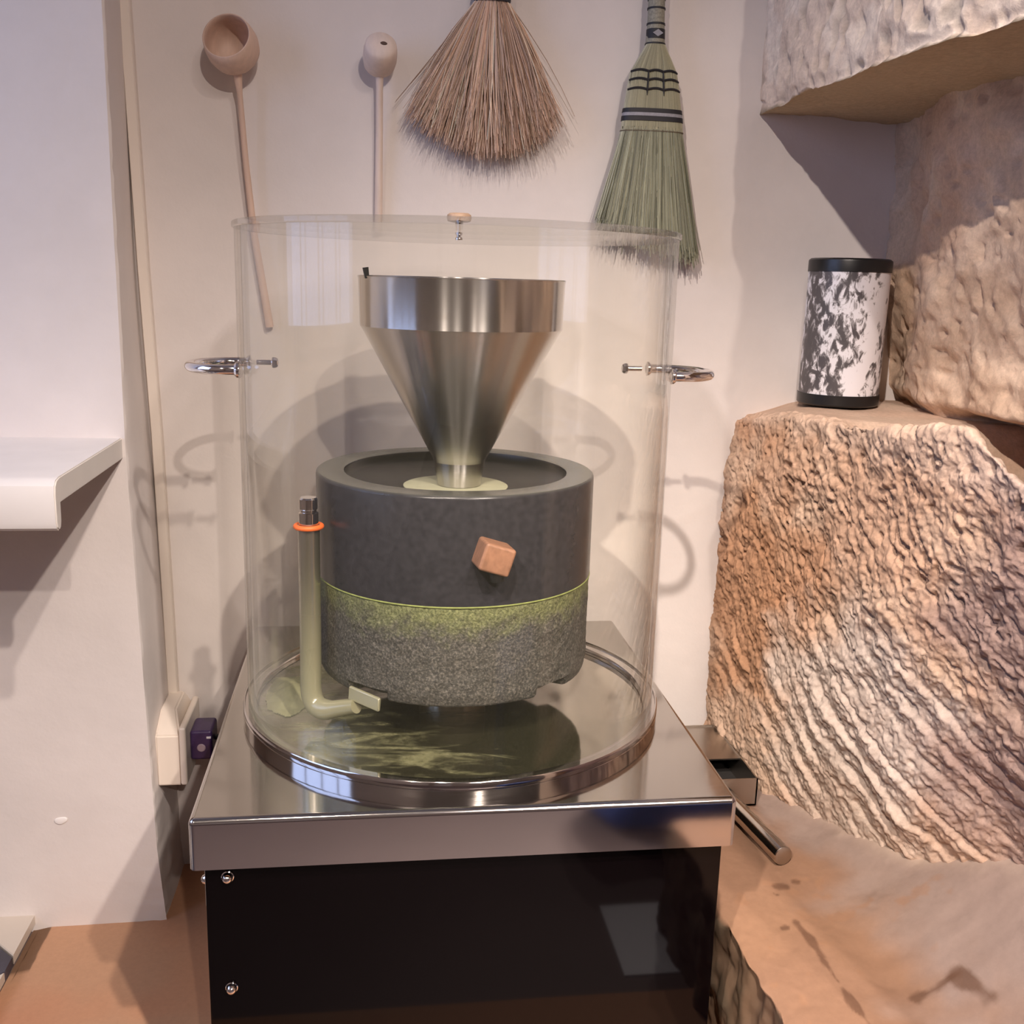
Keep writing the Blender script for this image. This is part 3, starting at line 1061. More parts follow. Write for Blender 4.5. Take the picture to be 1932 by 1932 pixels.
# top plate: sheet steel lid with downturned apron
bm = bmesh.new()
bmesh.ops.create_cube(bm, size=1.0)
for v in bm.verts:
    v.co = Vector((v.co.x * 0.48, v.co.y * 0.50 + 0.01, (v.co.z - 0.5) * 0.047))
bmesh.ops.delete(bm, geom=[f for f in bm.faces if f.normal.z < -0.5], context='FACES')
bmesh.ops.bevel(bm, geom=[e for e in bm.edges if all(v.co.z > -0.01 for v in e.verts) or abs(e.verts[0].co.z - e.verts[1].co.z) > 0.02], offset=0.0055, segments=5, profile=0.5, affect='EDGES')
plate = bm_obj('top_plate', bm, M_STEEL_TOP, mill, autosmooth=60)
plate.data.materials.append(M_STEEL_APRON)
for pl in plate.data.polygons:
    if pl.normal.z < 0.7:
        pl.material_index = 1
md = plate.modifiers.new('thickness', 'SOLIDIFY')
md.thickness = 0.0015
md.offset = -1
plate.modifiers.new('weighted', 'WEIGHTED_NORMAL').keep_sharp = True
ring = lathe('base_ring', [(0.2216, 0.0), (0.2216, 0.0075), (0.2208, 0.008), (0.2208, 0.009), (0.2216, 0.0095), (0.2216, 0.0142), (0.2206, 0.0154), (0.2195, 0.0154), (0.2190, 0.0130), (0.2080, 0.0130), (0.2070, 0.0115), (0.2070, 0.0)], M_STEEL_RING, mill, 160)
lathe('sweep_plate', [(0.206, 0.0), (0.206, 0.006), (0.0, 0.006)], mat_base_disc(), mill, 128)
lathe('shaft', [(0.0372, 0.006), (0.0372, 0.012), (0.036, 0.013), (0.036, 0.052)], simple('dusty_shaft', (0.55, 0.52, 0.44), 0.28, 1.0), mill, 64)


def js(V):
    a = np.arctan2(V[:, 1], V[:, 0])
    r = np.hypot(V[:, 0], V[:, 1])
    n = fbm(V, 130.0, 3, 80.0) * 0.0008
    # shallow slots cut in the foot of the stone
    cut = np.zeros(len(V))
    for a0 in (-2.28, -0.86, 0.7, 2.2):
        dd = np.abs((a - a0 + PI) % (2 * PI) - PI)
        cut = np.maximum(cut, sstep(0.17, 0.15, dd))
    low = (V[:, 2] < 0.0605) & (r > 0.12)
    k = (r + n - 0.014 * cut * low) / np.maximum(r, 1e-6)
    out = V.copy()
    out[:, 0] *= k
    out[:, 1] *= k
    return out


zs_ = list(np.linspace(0.060, 0.149, 40))
prof = [(0.0, 0.050), (0.10, 0.050), (0.136, 0.050), (0.1395, 0.0515), (0.141, 0.054), (0.1418, 0.0600)] + [(0.1424, z) for z in zs_[1:]] + [(0.1420, 0.1505), (0.0, 0.1505)]
lathe('lower_millstone', prof, mat_lower_stone(), mill, 300, jitter=js, smooth=50)
for (x, y, z, ax) in ((-0.211, -0.225, -0.063, (0, -1, 0)), (-0.211, -0.225, -0.173, (0, -1, 0)), (-0.2305, -0.200, -0.080, (-1, 0, 0))):
    lathe('dome_bolt', [(0, 0.0075), (0.0018, 0.0072), (0.0035, 0.006), (0.0046, 0.0035), (0.0048, 0.0015), (0.0055, 0.001), (0.0055, -0.002)], M_CHROME, mill, 20, (x, y, z), ax)

# upper stone: turns on the lower one
us = thing('upper_millstone', 'dark slate upper millstone with a wooden peg, resting on the green-dusted granite stone', 'millstone')
prof = [(0.034, 0.1508), (0.1420, 0.1508), (0.1432, 0.1520), (0.1434, 0.155), (0.1434, 0.2535), (0.1428, 0.2556), (0.1412, 0.2570), (0.1175, 0.2570), (0.1152, 0.2562), (0.1148, 0.2548), (0.1148, 0.2300), (0.034, 0.2300)]
lathe('stone_ring', prof, mat_upper_stone(), us, 160, closed=True, smooth=35)
lathe('bowl', [(0.1146, 0.2550), (0.1130, 0.2500), (0.1080, 0.2465), (0.050, 0.2372), (0.0, 0.2372)], simple('shaded_bowl', (0.006, 0.006, 0.0065), 0.30, spec=0.25), us, 128)  # bowl coloured near-black to stand in for its shade and dark reflections
lathe('powder_seam', [(0.1405, 0.1503), (0.1432, 0.1503), (0.1438, 0.1512), (0.1432, 0.1522), (0.1405, 0.1522)], simple('bright_tea_powder', (0.19, 0.22, 0.065), 0.9, var=0.2, nscale=200), us, 160, closed=True)
lathe('feed_disc', [(0.0, 0.2400), (0.053, 0.2400), (0.0545, 0.2393), (0.0545, 0.2385), (0.0, 0.2375)], M_FEED, us, 64)
pr = Matrix.Rotation(math.radians(18), 3, 'Y')
pz = Matrix.Rotation(math.radians(9), 3, 'Z')
box('wooden_peg', (0.008, -0.168, 0.190), (0.038, -0.138, 0.2165), M_PEGWOOD, us, 0.003, 3, rot=pz @ pr, center=(0.023, -0.150, 0.203))
tube('peg_shade', [(0.026, -0.157, 0.192), (0.027, -0.157, 0.181)], [0.0085, 0.006], M_DARKMETAL, us, 12)  # dark stub put in for the shade under the peg

# scraper tube standing beside the stones
sc = thing('powder_scraper', 'bent steel scraper tube with an orange ring, standing left of the millstones', 'scraper')
M_SCR = mat_scraper()
pts = [(-0.147, -0.07, 0.214), (-0.147, -0.07, 0.10)] + arc_pts((-0.147, -0.07, 0.08), (-0.148, -0.071, 0.020), (-0.102, -0.108, 0.042), 0.030, 10)[1:]
tube('tube', pts, [0.0105] * (len(pts) - 3) + [0.0100, 0.0088, 0.0075], M_SCR, sc, 20)
lathe('end_cap', [(0, 0.241), (0.0075, 0.241), (0.0088, 0.2395), (0.0088, 0.230), (0.0078, 0.229), (0.0078, 0.227), (0.0095, 0.226), (0.0095, 0.2085), (0.0, 0.2085)], M_CHROME, sc, 28, (-0.147, -0.07, 0.0))
bm = bmesh.new()
lathe('orange_ring', [(0.0095 + 0.0028 + 0.0026 * math.cos(a), 0.2125 + 0.0026 * math.sin(a)) for a in np.linspace(0, 2 * PI, 13)[:-1]], M_ORANGE, sc, 32, (-0.147, -0.07, 0.0), closed=True)
bm.free()
a = math.atan2(-0.123 + 0.100, -0.080 + 0.108)
box('scraper_blade', (-0.113, -0.1165, 0.0450), (-0.075, -0.1125, 0.0590), M_SCR, sc, 0.001, 1, rot=Matrix.Rotation(a, 3, 'Z') @ Matrix.Rotation(math.radians(6), 3, 'Y'), center=(-0.094, -0.1145, 0.052))

# heap of powder on the sweep plate
nu = 70
V, C2, F = [], [], []
xs = np.linspace(-0.200, -0.125, nu)
ys = np.linspace(-0.075, 0.075, nu)
X, Y = np.meshgrid(xs, ys, indexing='ij')
P = np.stack([X.ravel(), Y.ravel(), np.zeros(X.size)], 1)
r = np.hypot((P[:, 0] + 0.176) / 0.030, (P[:, 1] - 0.008) / 0.062)
hh = 0.012 * sstep(1.0, 0.0, r + 0.12 * fbm(P, 30.0, 3, 90.0)) + 0.0012 * fbm(P, 90.0, 3, 91.0) * sstep(1.0, 0.5, r)
rr = np.hypot(P[:, 0], P[:, 1])
ok = (hh > 0.0006) & (rr < 0.204)
P[:, 2] = 0.0062 + np.maximum(hh, 0)
FF = grid_faces(nu, nu)
keep = ok[FF].sum(1) >= 3
FF = FF[keep & (rr[FF] < 0.2055).all(1)]
used, inv = np.unique(FF, return_inverse=True)
pm = simple('pale_tea_powder', (0.27, 0.265, 0.14), 0.95, var=0.15, nscale=120, bmp=0.2)
o = mesh_obj('tea_powder', P[used], inv.reshape(-1, 4), pm, None, smooth=True)
tag(o, 'loose heap of pale green tea powder on the steel sweep plate', 'powder', kind='stuff')

# steel hopper funnel
FX = 0.0035
fn = thing('hopper_funnel', 'brushed steel hopper funnel standing in the upper millstone under the clear cover', 'funnel')
lathe('rim_band', [(0.1018, 0.402), (0.1032, 0.448), (0.1040, 0.4495), (0.1032, 0.4505), (0.1020, 0.449), (0.1006, 0.402)], M_FUNNEL, fn, 128, (FX, 0, 0))
lathe('cone', [(0.1018, 0.4020), (0.0995, 0.3990), (0.0280, 0.2690), (0.0265, 0.2650), (0.0252, 0.2650), (0.0265, 0.2695), (0.0980, 0.3990), (0.1006, 0.4020)], M_FUNNEL, fn, 128, (FX, 0, 0), closed=True)
lathe('spout', [(0.0265, 0.2650), (0.0255, 0.2580), (0.0225, 0.2405), (0.0212, 0.2405), (0.0240, 0.258), (0.0250, 0.2650)], M_FUNNEL, fn, 96, (FX, 0, 0), closed=True)
tube('rivet_stub', [(-0.0905, -0.040, 0.4475), (-0.0920, -0.0405, 0.4575)], [0.0022, 0.003], M_DARKMETAL, fn, 10)

# clear acrylic cover
gc = thing('acrylic_cover', 'tall clear acrylic cylinder cover with chrome side handles over the millstones', 'cover')
lathe('cylinder', [(0.2160, 0.0135), (0.2160, 0.4905), (0.2105, 0.4905), (0.2105, 0.0135)], M_GLASS, gc, 192, closed=True, smooth=40)
lid = lathe('lid', [(0.0, 0.4965), (0.2172, 0.4965), (0.2182, 0.4955), (0.2182, 0.4915), (0.2172, 0.4906), (0.0, 0.4906)], M_LID, gc, 192, smooth=40)
kb = lathe('lid_knob', [(0, 0.0085), (0.0095, 0.0085), (0.0118, 0.0068), (0.0122, 0.004), (0.0115, 0.0010), (0.0085, 0.0), (0.004, -0.0005), (0.0035, -0.0075), (0, -0.0075)], M_KNOBWOOD, lid, 32, (-0.0005, 0, 0.5040))
lathe('knob_screw', [(0, -0.0005), (0.0028, -0.0005), (0.0036, -0.002), (0.0036, -0.0035), (0.0018, -0.0035), (0.0018, 0.012), (0, 0.012)], M_CHROME, lid, 16, (-0.0005, 0, 0.4905))


def side_handle(sx):
    X0 = 0.2165
    leg_y = 0.048
    xl = math.sqrt(0.216 ** 2 - leg_y ** 2)
    pts = []
    ctrl = [(xl, leg_y), (xl + 0.018, leg_y), (xl + 0.034, 0.041), (xl + 0.048, 0.023), (xl + 0.053, 0.0), (xl + 0.048, -0.023), (xl + 0.034, -0.041), (xl + 0.018, -leg_y), (xl, -leg_y)]
    for i in range(len(ctrl) - 1):
        p0 = ctrl[max(i - 1, 0)]
        p1, p2 = ctrl[i], ctrl[i + 1]
        p3 = ctrl[min(i + 2, len(ctrl) - 1)]
        for k in range(5):
            t = k / 5
            q = [0.5 * (2 * p1[m] + (p2[m] - p0[m]) * t + (2 * p0[m] - 5 * p1[m] + 4 * p2[m] - p3[m]) * t * t + (3 * p1[m] - p0[m] - 3 * p2[m] + p3[m]) * t ** 3) for m in (0, 1)]
            pts.append((sx * q[0], q[1], 0.3595))
    pts.append((sx * ctrl[-1][0], ctrl[-1][1], 0.3595))
    h = tube('handle', pts, 0.0050, M_CHROME, gc, 14)
    for y in (leg_y, -leg_y):
        lathe('collar', [(0, 0), (0.0078, 0), (0.0078, 0.002), (0.006, 0.004), (0, 0.004)], M_CHROME, h, 20, (sx * (xl + 0.0002), y, 0.3595), (sx, 0, 0))
    xi = math.sqrt(0.2105 ** 2 - leg_y ** 2)
    tube('bolt', [(sx * xi, leg_y, 0.3595), (sx * (xi - 0.019), leg_y, 0.3595)], 0.0027, M_CHROME, h, 12)
    lathe('cap_nut', [(0, -0.001), (0.0042, -0.001), (0.0055, 0.0), (0.0055, 0.003), (0.004, 0.0055), (0, 0.0065)], M_CHROME, h, 6, (sx * (xi - 0.016), leg_y, 0.3595), (-sx, 0, 0))


side_handle(-1)
side_handle(1)

# ------------------------------------------------------------------ canister in the niche
cn = thing('canister', 'black and white marbled canister with black lids in the stone niche', 'canister')
cn.location = (0.517, 0.225, 0.3045)
R = 0.0505
lathe('print_sleeve', [(R, 0.014), (R, 0.168), (R - 0.001, 0.168), (R - 0.001, 0.014)], M_CAN, cn, 72, closed=True)
lathe('lid', [(0, 0.184), (R - 0.002, 0.184), (R + 0.0006, 0.182), (R + 0.001, 0.180), (R + 0.001, 0.1675), (0, 0.1675)], M_BLACKPLASTIC, cn, 72)
lathe('foot', [(0, 0.0145), (R + 0.001, 0.0145), (R + 0.001, 0.002), (R - 0.001, 0.0), (0, 0.0)], M_BLACKPLASTIC, cn, 72)

# ------------------------------------------------------------------ steel tray and bar on the ledge
tr = thing('steel_tray', 'open dull steel tray tucked between cabinet and rough stone on the ledge', 'tray')
tx0, tx1, ty0, ty1, tz0, tz1 = 0.318, 0.400, 0.098, 0.262, -0.198, -0.161
box('tray_floor', (tx0, ty0, tz0), (tx1, ty1, tz0 + 0.002), M_TRAYDARK, tr)  # tray floor coloured near-black, unlike its steel walls
box('front_wall', (tx0, ty0, tz0), (tx1, ty0 + 0.002, tz1), M_TRAY, tr)
box('rear_wall', (tx0, ty1 - 0.002, tz0), (tx1, ty1, tz1), M_TRAY, tr)
box('side_wall', (tx0, ty0, tz0), (tx0 + 0.002, ty1, tz1), M_TRAY, tr)
box('side_wall', (tx1 - 0.002, ty0, tz0), (tx1, ty1, tz1), M_TRAY, tr)
box('cover_flap', (tx0 + 0.002, ty0 + 0.062, tz1 - 0.004), (tx1 - 0.002, ty1 - 0.002, tz1 - 0.002), M_TRAY, tr)
rod = tube('steel_bar', [(0.379, -0.041, -0.1850), (0.3788, -0.0402, -0.1850), (0.3595, 0.0930, -0.1850)], [0.0108, 0.0116, 0.0116], M_BAR, None, 40)
lathe('bar_end', [(0, 0.0008), (0.0100, 0.0008), (0.0112, 0.0), (0.0112, -0.001)], M_TRAY, rod, 40, (0.37905, -0.0412, -0.1850), (0.15, -1, 0))
tag(rod, 'short round steel bar lying on the worn stone ledge in front of the tray', 'bar')

# ------------------------------------------------------------------ trunking, socket and plug in the left corner
cd = tube('cable_trunking', [], [], None) if False else None
V = []
zs = [-0.13, 0.0, 0.25, 0.45, 0.75, 1.2, 2.45]
xl_ = np.interp(zs, [-0.13, 0.2, 0.456, 0.754, 2.5], [-0.3580, -0.3615, -0.3695, -0.3755, -0.3755])
ring_ = [(0.0, 0.290), (0.0, 0.2785), (0.0012, 0.2765), (0.0118, 0.2765), (0.013, 0.2785), (0.013, 0.290)]
F = []
for i, z in enumerate(zs):
    for (dx, y) in ring_:
        V.append((xl_[i] + dx, y, z))
for i in range(len(zs) - 1):
    for k in range(5):
        F.append((i * 6 + k, i * 6 + k + 1, (i + 1) * 6 + k + 1, (i + 1) * 6 + k))
F.append(tuple(range(6)))
F.append(tuple((len(zs) - 1) * 6 + k for k in range(6))[::-1])
o = mesh_obj('cable_trunking', V, F, M_PLASTIC)
tag(o, 'slim cream cable trunking running down the alcove corner', 'conduit')

sk = thing('socket_box', 'cream surface socket box at the foot of the trunking', 'socket')
bx = [(-0.357, 0.185), (-0.357, 0.286), (-0.327, 0.286), (-0.327, 0.185)]
bm = bmesh.new()
lo = [bm.verts.new((x, y, -0.186)) for x, y in bx]
mi = [bm.verts.new((x, y, -0.118)) for x, y in bx]
tp = [bm.verts.new((x, y, z)) for (x, y), z in zip([(-0.357, 0.225), (-0.357, 0.284), (-0.338, 0.284), (-0.338, 0.225)], [-0.098] * 4)]
bm.faces.new(lo)
bm.faces.new(tp)
for A, Bq in ((lo, mi), (mi, tp)):
    for k in range(4):
        bm.faces.new((A[k], A[(k + 1) % 4], Bq[(k + 1) % 4], Bq[k]))
bmesh.ops.recalc_face_normals(bm, faces=list(bm.faces))
bmesh.ops.bevel(bm, geom=list(bm.edges), offset=0.002, segments=2, affect='EDGES', clamp_overlap=True)
bm_obj('back_box', bm, M_PLASTIC, sk, autosmooth=35)
box('socket_plate', (-0.3275, 0.180, -0.184), (-0.319, 0.284, -0.106), M_PLASTIC, sk, 0.003, 3)
pg = thing('power_plug', 'dark purple power plug pushed into the cream socket', 'plug')
box('plug_body', (-0.319, 0.205, -0.162), (-0.291, 0.250, -0.122), M_PURPLE, pg, 0.004, 3)
lathe('plug_screw', [(0, 0.001), (0.0045, 0.001), (0.0055, 0.0), (0.0055, -0.002)], simple('mauve_plastic', (0.42, 0.32, 0.38), 0.4), pg, 16, (-0.305, 0.205, -0.145), (0, -1, 0))
box('label_chip', (-0.298, 0.2040, -0.132), (-0.2925, 0.206, -0.1295), simple('white_plastic', (0.85, 0.82, 0.85), 0.3), pg)
tube('flex', arc_pts((-0.294, 0.228, -0.142), (-0.262, 0.245, -0.142), (-0.262, 0.262, -0.30), 0.025, 8), 0.0035, M_BLACKPLASTIC, pg, 10)


# ------------------------------------------------------------------ brooms and ladles on the wall
def strands(name, items, parent, seed):
    """items: list of (points, r0, r1, color); thin three-sided straws joined in one mesh"""
    V, F, CC = [], [], []
    for pts, r0, r1, colr in items:
        base = len(V)
        m = len(pts)
        for i, p in enumerate(pts):
            r = r0 + (r1 - r0) * i / (m - 1)
            for k in range(3):
                a = 2 * PI * k / 3 + 0.4
                V.append((p[0] + r * math.cos(a), p[1] + r * math.sin(a), p[2]))
                CC.append(colr)
        for i in range(m - 1):
            for k in range(3):
                l = (k + 1) % 3
                F.append((base + i * 3 + k, base + i * 3 + l, base + (i + 1) * 3 + l, base + (i + 1) * 3 + k))
    o = mesh_obj(name, V, F, M_STRAW, parent, smooth=False, colors=np.array(CC))
    o['kind'] = 'stuff'
    return o


def loft(name, rings, mat, parent, seg=40, expo=2.0, cap=True):
    """rings: (cx, cy, z, half width, half depth)"""
    V, F = [], []
    for (x, y, z, w, d) in rings:
        for k in range(seg):
            a = 2 * PI * k / seg
            ca, sa = math.cos(a), math.sin(a)
            V.append((x + w * math.copysign(abs(ca) ** (2 / expo), ca), y + d * math.copysign(abs(sa) ** (2 / expo), sa), z))
    for i in range(len(rings) - 1):
        for k in range(seg):
            l = (k + 1) % seg
            F.append((i * seg + k, i * seg + l, (i + 1) * seg + l, (i + 1) * seg + k))
    if cap:
        F.append(tuple(range(seg)))
        F.append(tuple((len(rings) - 1) * seg + k for k in range(seg)))
    bm = bmesh.new()
    vs = [bm.verts.new(v) for v in V]
    for f in F:
        bm.faces.new([vs[i] for i in f])
    bmesh.ops.recalc_face_normals(bm, faces=list(bm.faces))
    return bm_obj(name, bm, mat, parent, autosmooth=50)


# tan fan-shaped whisk
wb = thing('whisk_broom', 'tan fan shaped straw whisk with a dark binding, hung on the back wall', 'broom')
M_BIND = simple('dark_binding_twine', (0.03, 0.027, 0.035), 0.6, var=0.4, nscale=300)
bx_, by_ = 0.0565, 0.270
lathe('binding', [(0.0, 0.800), (0.019, 0.800), (0.0212, 0.797), (0.0206, 0.793), (0.0216, 0.790), (0.0208, 0.786), (0.0220, 0.783), (0.0212, 0.779), (0.0225, 0.776), (0.0215, 0.7725), (0.0, 0.7725)], M_BIND, wb, 40, (bx_, by_, 0), jitter=lambda V: V * np.array([1, 0.75, 1]))
lathe('grip', [(0.0, 0.90), (0.013, 0.90), (0.015, 0.895), (0.017, 0.82), (0.018, 0.799), (0.0, 0.799)], simple('tan_straw_grip', (0.40, 0.28, 0.20), 0.7, var=0.3, nscale=120, stretch=(10, 10, 1)), wb, 32, (bx_, by_, 0), jitter=lambda V: V * np.array([1, 0.75, 1]))
items = []
for k in range(2300):
    u = rng.uniform(-1, 1)
    u = math.copysign(abs(u) ** 0.85, u)
    dd = rng.uniform(-1, 1)
    x0 = bx_ + u * 0.0195
    y0 = by_ + dd * 0.013 * math.sqrt(max(0, 1 - u * u))
    L = 0.180 - 0.026 * abs(u) ** 1.5 - abs(rng.gauss(0, 0.022)) + 0.010 * rng.random()
    ang = u * 0.47 + rng.gauss(0, 0.035) + (-0.04 if u < -0.5 else 0)
    if rng.random() < 0.10:
        ang += rng.gauss(0, 0.10)
    x1 = x0 + math.sin(ang) * L - 0.003
    z1 = 0.776 - math.cos(ang) * L
    y1 = by_ + dd * 0.026 * (1 - 0.5 * u * u) - 0.004
    y1 = min(y1, 0.286)
    sag = rng.gauss(0, 0.0035)
    pts = []
    for i in range(5):
        t = i / 4
        pts.append((x0 + (x1 - x0) * t + math.sin(PI * t) * sag, min(y0 + (y1 - y0) * t, 0.287), 0.776 + (z1 - 0.776) * t))
    v = rng.gauss(0.0, 0.22)
    base = np.array([0.70, 0.52, 0.41]) if rng.random() < 0.72 else (np.array([0.82, 0.66, 0.54]) if rng.random() < 0.65 else np.array([0.42, 0.28, 0.21]))
    items.append((pts, 0.00085, 0.00035, np.clip(base * (1 + v), 0.02, 0.9)))
strands('bristles', items, wb, 1)

# green flat hand broom
hb = thing('hand_broom', 'pale green flat hand broom with black stitching bands, hung on the back wall', 'broom')
BY = 0.268
M_GREENBODY = simple('green_straw_body', (0.40, 0.385, 0.285), 0.7, var=0.35, nscale=160, bmp=0.6, stretch=(12, 12, 0.6))
M_STITCH = simple('black_stitching', (0.012, 0.011, 0.014), 0.6)
M_WHITEBAND = simple('grey_white_thread', (0.27, 0.265, 0.29), 0.6, var=0.15, nscale=300)
M_HANDLEB = simple('woven_handle', (0.26, 0.245, 0.19), 0.6, var=0.3, nscale=420)
EDGE = [(0.90, 0.2575, 0.0095), (0.786, 0.2570, 0.0102), (0.742, 0.2580, 0.0108), (0.7345, 0.2580, 0.0125), (0.722, 0.2578, 0.0200), (0.705, 0.2575, 0.0292), (0.690, 0.2580, 0.0322), (0.652, 0.2590, 0.0378), (0.635, 0.2595, 0.0395), (0.600, 0.2600, 0.0445), (0.520, 0.2612, 0.0600)]


def hw(z):
    zz_ = [e[0] for e in EDGE][::-1]
    return float(np.interp(z, zz_, [e[1] for e in EDGE][::-1])), float(np.interp(z, zz_, [e[2] for e in EDGE][::-1]))


def dp(z):
    return float(np.interp(z, [0.52, 0.60, 0.70, 0.735, 0.9], [0.014, 0.0135, 0.0125, 0.0108, 0.0100]))


def slab(name, z1, z0, grow, mat, parent, n=8, expo=2.6):
    rr_ = []
    for z in np.linspace(z1, z0, n):
        x, w = hw(z)
        rr_.append((x, BY, z, w + grow, dp(z) + grow))
    return loft(name, rr_, mat, parent, expo=expo)


slab('handle', 0.90, 0.736, 0.0, M_HANDLEB, hb, 8, 2.0)
body = slab('straw_body', 0.738, 0.56, -0.0012, M_GREENBODY, hb, 24)
for z1, z0, mt, nm in ((0.7895, 0.7865, M_STITCH, 'handle_band'), (0.7780, 0.7760, M_STITCH, 'handle_band'), (0.7605, 0.7585, M_STITCH, 'handle_band'), (0.7380, 0.7362, M_STITCH, 'handle_band')):
    slab(nm, z1, z0, 0.0008, mt, hb, 2, 2.0)
slab('dark_band', 0.7535, 0.7425, 0.0008, M_STITCH, hb, 2, 2.0)
hx, hwid = hw(0.748)
V = [(hx + 0.0065 * math.cos(a) * (1 if abs(math.cos(a)) > 0.5 else 1), BY - dp(0.748) - 0.0014, 0.748 + 0.0042 * math.sin(a)) for a in np.linspace(0, 2 * PI, 5)[:-1]]
V += [(x, y + 0.0012, z) for x, y, z in V]
mesh_obj('diamond', V, [(3, 2, 1, 0), (4, 5, 6, 7)] + [(i, (i + 1) % 4, (i + 1) % 4 + 4, i + 4) for i in range(4)], M_WHITEBAND, hb)
for zc_ in (0.7045, 0.6945, 0.6835):
    # three scallops of stitching, each pulled up in the middle
    x, w = hw(zc_)
    for s0, s1 in ((-0.98, -0.30), (-0.30, 0.32), (0.32, 0.98)):
        pts = []
        for t in np.linspace(0, 1, 9):
            uu = s0 + (s1 - s0) * t
            yy = BY - (dp(zc_) + 0.0003) * (1 - abs(uu) ** 2.6) ** (1 / 2.6)
            pts.append((x + uu * w, yy, zc_ + 0.0018 * math.sin(PI * t) - 0.0006))
        tube('stitch', pts, 0.0015, M_STITCH, hb, 6)
for uu in (-0.30, 0.32):
    pts = [(hw(z)[0] + uu * hw(z)[1], BY - (dp(z) + 0.0004) * (1 - abs(uu) ** 2.6) ** (1 / 2.6), z) for z in np.linspace(0.705, 0.676, 5)]
    tube('stitch', pts, [0.0008, 0.0012, 0.0012, 0.0012, 0.0004], M_STITCH, hb, 6)
slab('black_band', 0.6615, 0.6565, 0.0011, M_STITCH, hb, 2)
slab('white_band', 0.6565, 0.6525, 0.0008, M_WHITEBAND, hb, 2)
slab('black_band', 0.6525, 0.6470, 0.0011, M_STITCH, hb, 2)
slab('thin_thread', 0.6358, 0.6346, 0.0008, simple('brown_thread', (0.10, 0.075, 0.045), 0.7), hb, 2)
items = []
for k in range(2600):
    u = rng.uniform(-1, 1)
    dd = math.sqrt(rng.random()) * (1 if rng.random() < 0.2 else -1)
    lim = (1 - abs(u) ** 2.6) ** (1 / 2.6)
    z0 = 0.637 - (0.0 if rng.random() < 0.8 else rng.random() * 0.05)
    x, w = hw(z0)
    x0, y0 = x + u * w * 0.985, BY + dd * dp(z0) * lim * 1.0
    zt = 0.503 - 0.019 * u - abs(rng.gauss(0, 0.010)) + 0.010
    xe, we = 0.2615, 0.0630
    x1 = xe + u * we + rng.gauss(0, 0.0022) + 0.003 * u
    y1 = min(BY + dd * 0.016 * lim, 0.286)
    bend = rng.gauss(0, 0.001)
    pts = [(x0 + (x1 - x0) * (t ** 1.08) + bend * math.sin(PI * t), y0 + (y1 - y0) * t, z0 + (zt - z0) * t) for t in np.linspace(0, 1, 5)]
    gsh = rng.gauss(0, 0.20)
    base = np.array([0.40, 0.40, 0.30]) if rng.random() < 0.85 else np.array([0.22, 0.225, 0.16])
    items.append((pts, 0.0009, 0.0005, np.clip(base * (1 + gsh), 0.03, 0.8)))
for k in range(700):
    # straws of the stitched upper part
    u = rng.uniform(-1, 1)
    lim = (1 - abs(u) ** 2.6) ** (1 / 2.6)
    za, zb_ = rng.choice(((0.736, 0.705), (0.690, 0.640), (0.705, 0.66), (0.655, 0.634)))
    pts = []
    for t in np.linspace(0, 1, 5):
        z = za + (zb_ - za) * t
        x, w = hw(z)
        pts.append((x + u * w, BY - (dp(z) - 0.0004) * lim, z))
    base = np.array([0.46, 0.44, 0.32]) * (1 + rng.gauss(0, 0.15))
    items.append((pts, 0.0006, 0.0006, np.clip(base, 0.05, 0.8)))
strands('bristles', items, hb, 2)

# wooden ladle with open cup
ld = thing('wooden_ladle', 'brown wooden ladle with open round cup, leftmost on the back wall', 'ladle')
ax = Vector((-0.20, -0.90, 0.36)).normalized()
org = Vector((-0.2480, 0.250, 0.7085)) - ax * 0.030
lathe('cup', [(0, -0.006), (0.012, -0.005), (0.022, 0.000), (0.0285, 0.009), (0.0308, 0.020), (0.0300, 0.032), (0.0278, 0.0420), (0.0266, 0.0425), (0.0258, 0.0415), (0.0276, 0.031), (0.0282, 0.020), (0.026, 0.010), (0.019, 0.003), (0, -0.001)], M_LADLE, ld, 48, org, ax, smooth=60)
pts = [(-0.2420, 0.2620, 0.6830), (-0.2418, 0.2655, 0.672), (-0.2405, 0.2680, 0.655), (-0.2365, 0.2740, 0.58), (-0.2300, 0.2785, 0.50), (-0.2140, 0.2830, 0.385)]
tube('stick', pts, [0.0060, 0.0048, 0.0032, 0.0036, 0.0042, 0.0050], M_LADLE, ld, 14)
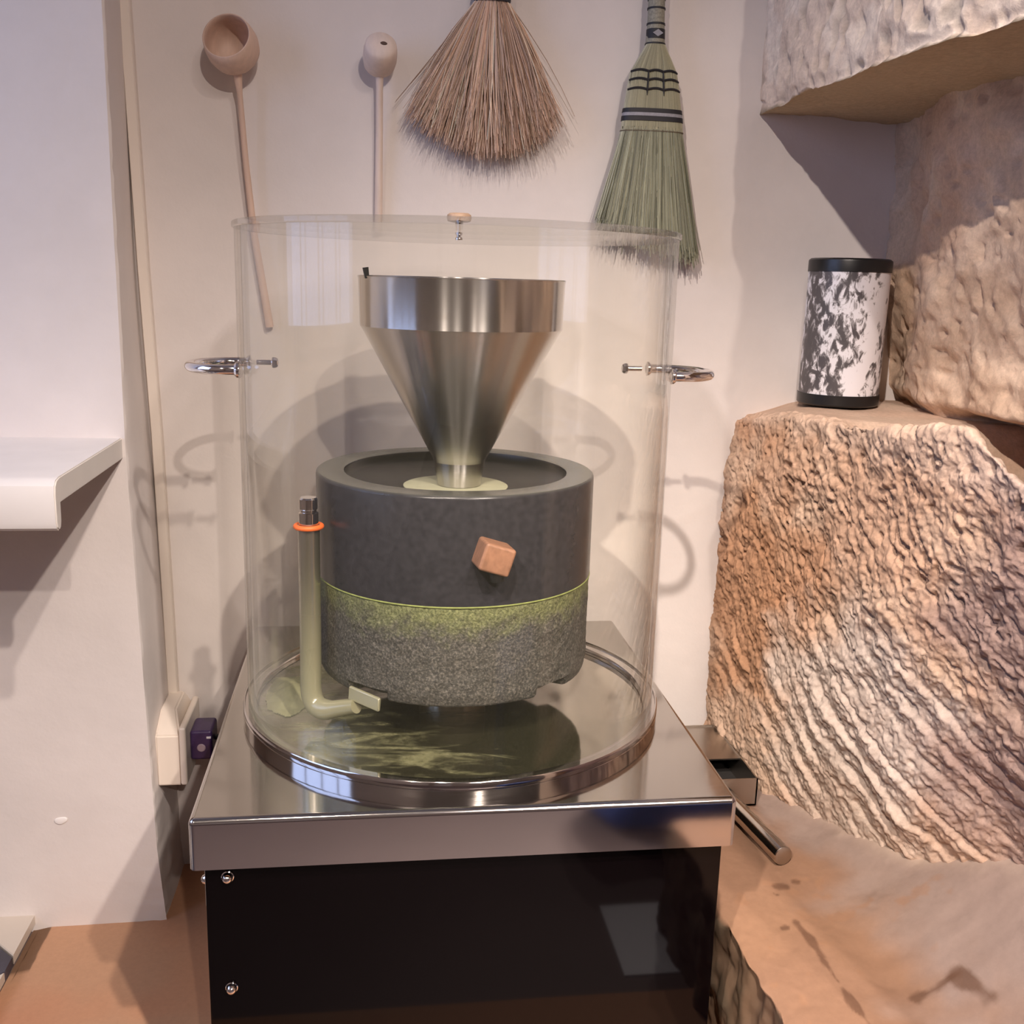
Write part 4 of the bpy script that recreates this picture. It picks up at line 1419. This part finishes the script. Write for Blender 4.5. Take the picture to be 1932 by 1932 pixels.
# small scoop with closed round end
sp_ = thing('wooden_scoop', 'small pale wooden scoop with a dark knot hole, hung beside the whisk', 'scoop')
ax = Vector((0.05, -0.88, 0.42)).normalized()
org = Vector((-0.0765, 0.2615, 0.7060))
lathe('head', [(0, -0.024), (0.012, -0.023), (0.0185, -0.017), (0.0202, -0.006), (0.0198, 0.008), (0.0185, 0.016), (0.0160, 0.0195), (0.008, 0.0212), (0, 0.0215)], M_SCOOP, sp_, 40, org, ax, smooth=70)
hp = org + ax * 0.0210 + Vector((0.003, 0, 0.0))
lathe('knot_hole', [(0, 0.0012), (0.0028, 0.001), (0.0036, 0.0), (0.0036, -0.003)], M_DARKHOLE, sp_, 12, hp, ax, jitter=lambda V: V * np.array([1.2, 0.7, 1]))
pts = [(-0.0770, 0.2700, 0.690), (-0.0772, 0.2750, 0.670), (-0.0775, 0.2790, 0.62), (-0.0790, 0.2840, 0.505)]
tube('stick', pts, [0.0050, 0.0042, 0.0044, 0.0050], M_SCOOP, sp_, 14)

# ------------------------------------------------------------------ unseen things added on the floor to be mirrored in the steel and the black panel
o = box('unseen_card', (0.214, -0.598, -0.3658), (0.307, -0.455, -0.3643), M_PAPER)  # guessed card, added for the pale patch mirrored in the black panel
tag(o, 'unseen white card added on the floor for its reflection in the black cabinet', 'card')
bag = thing('unseen_bag', 'slumped blue cloth bag added unseen on the floor for its reflection in the steel', 'bag')  # guessed bag, put in for the blue patch mirrored in the apron
bm = bmesh.new()
bmesh.ops.create_cube(bm, size=1.0)
bmesh.ops.subdivide_edges(bm, edges=list(bm.edges), cuts=9, use_grid_fill=True)
for v in bm.verts:
    d_ = v.co.copy()
    n_ = d_.normalized() * 0.62
    p = d_ * 0.55 + n_ * 0.45
    v.co = Vector((p.x * 0.30 + 0.41, p.y * 0.22 - 0.86, (p.z + 0.47) * 0.24 - 0.360))
    v.co += Vector((0.012 * math.sin(v.co.z * 40 + v.co.x * 21), 0.012 * math.sin(v.co.x * 33), 0.006 * math.sin(v.co.x * 27 + v.co.y * 31)))
    v.co.z = max(v.co.z, -0.3655)
bm_obj('bag_body', bm, M_BAG, bag, smooth=True)
for yy in (-0.82, -0.91):
    tube('strap', [(0.34, yy, -0.16), (0.352, yy, -0.10), (0.405, yy, -0.075), (0.458, yy, -0.10), (0.47, yy, -0.16)], 0.008, M_BAG, bag, 8, flat=0.4)
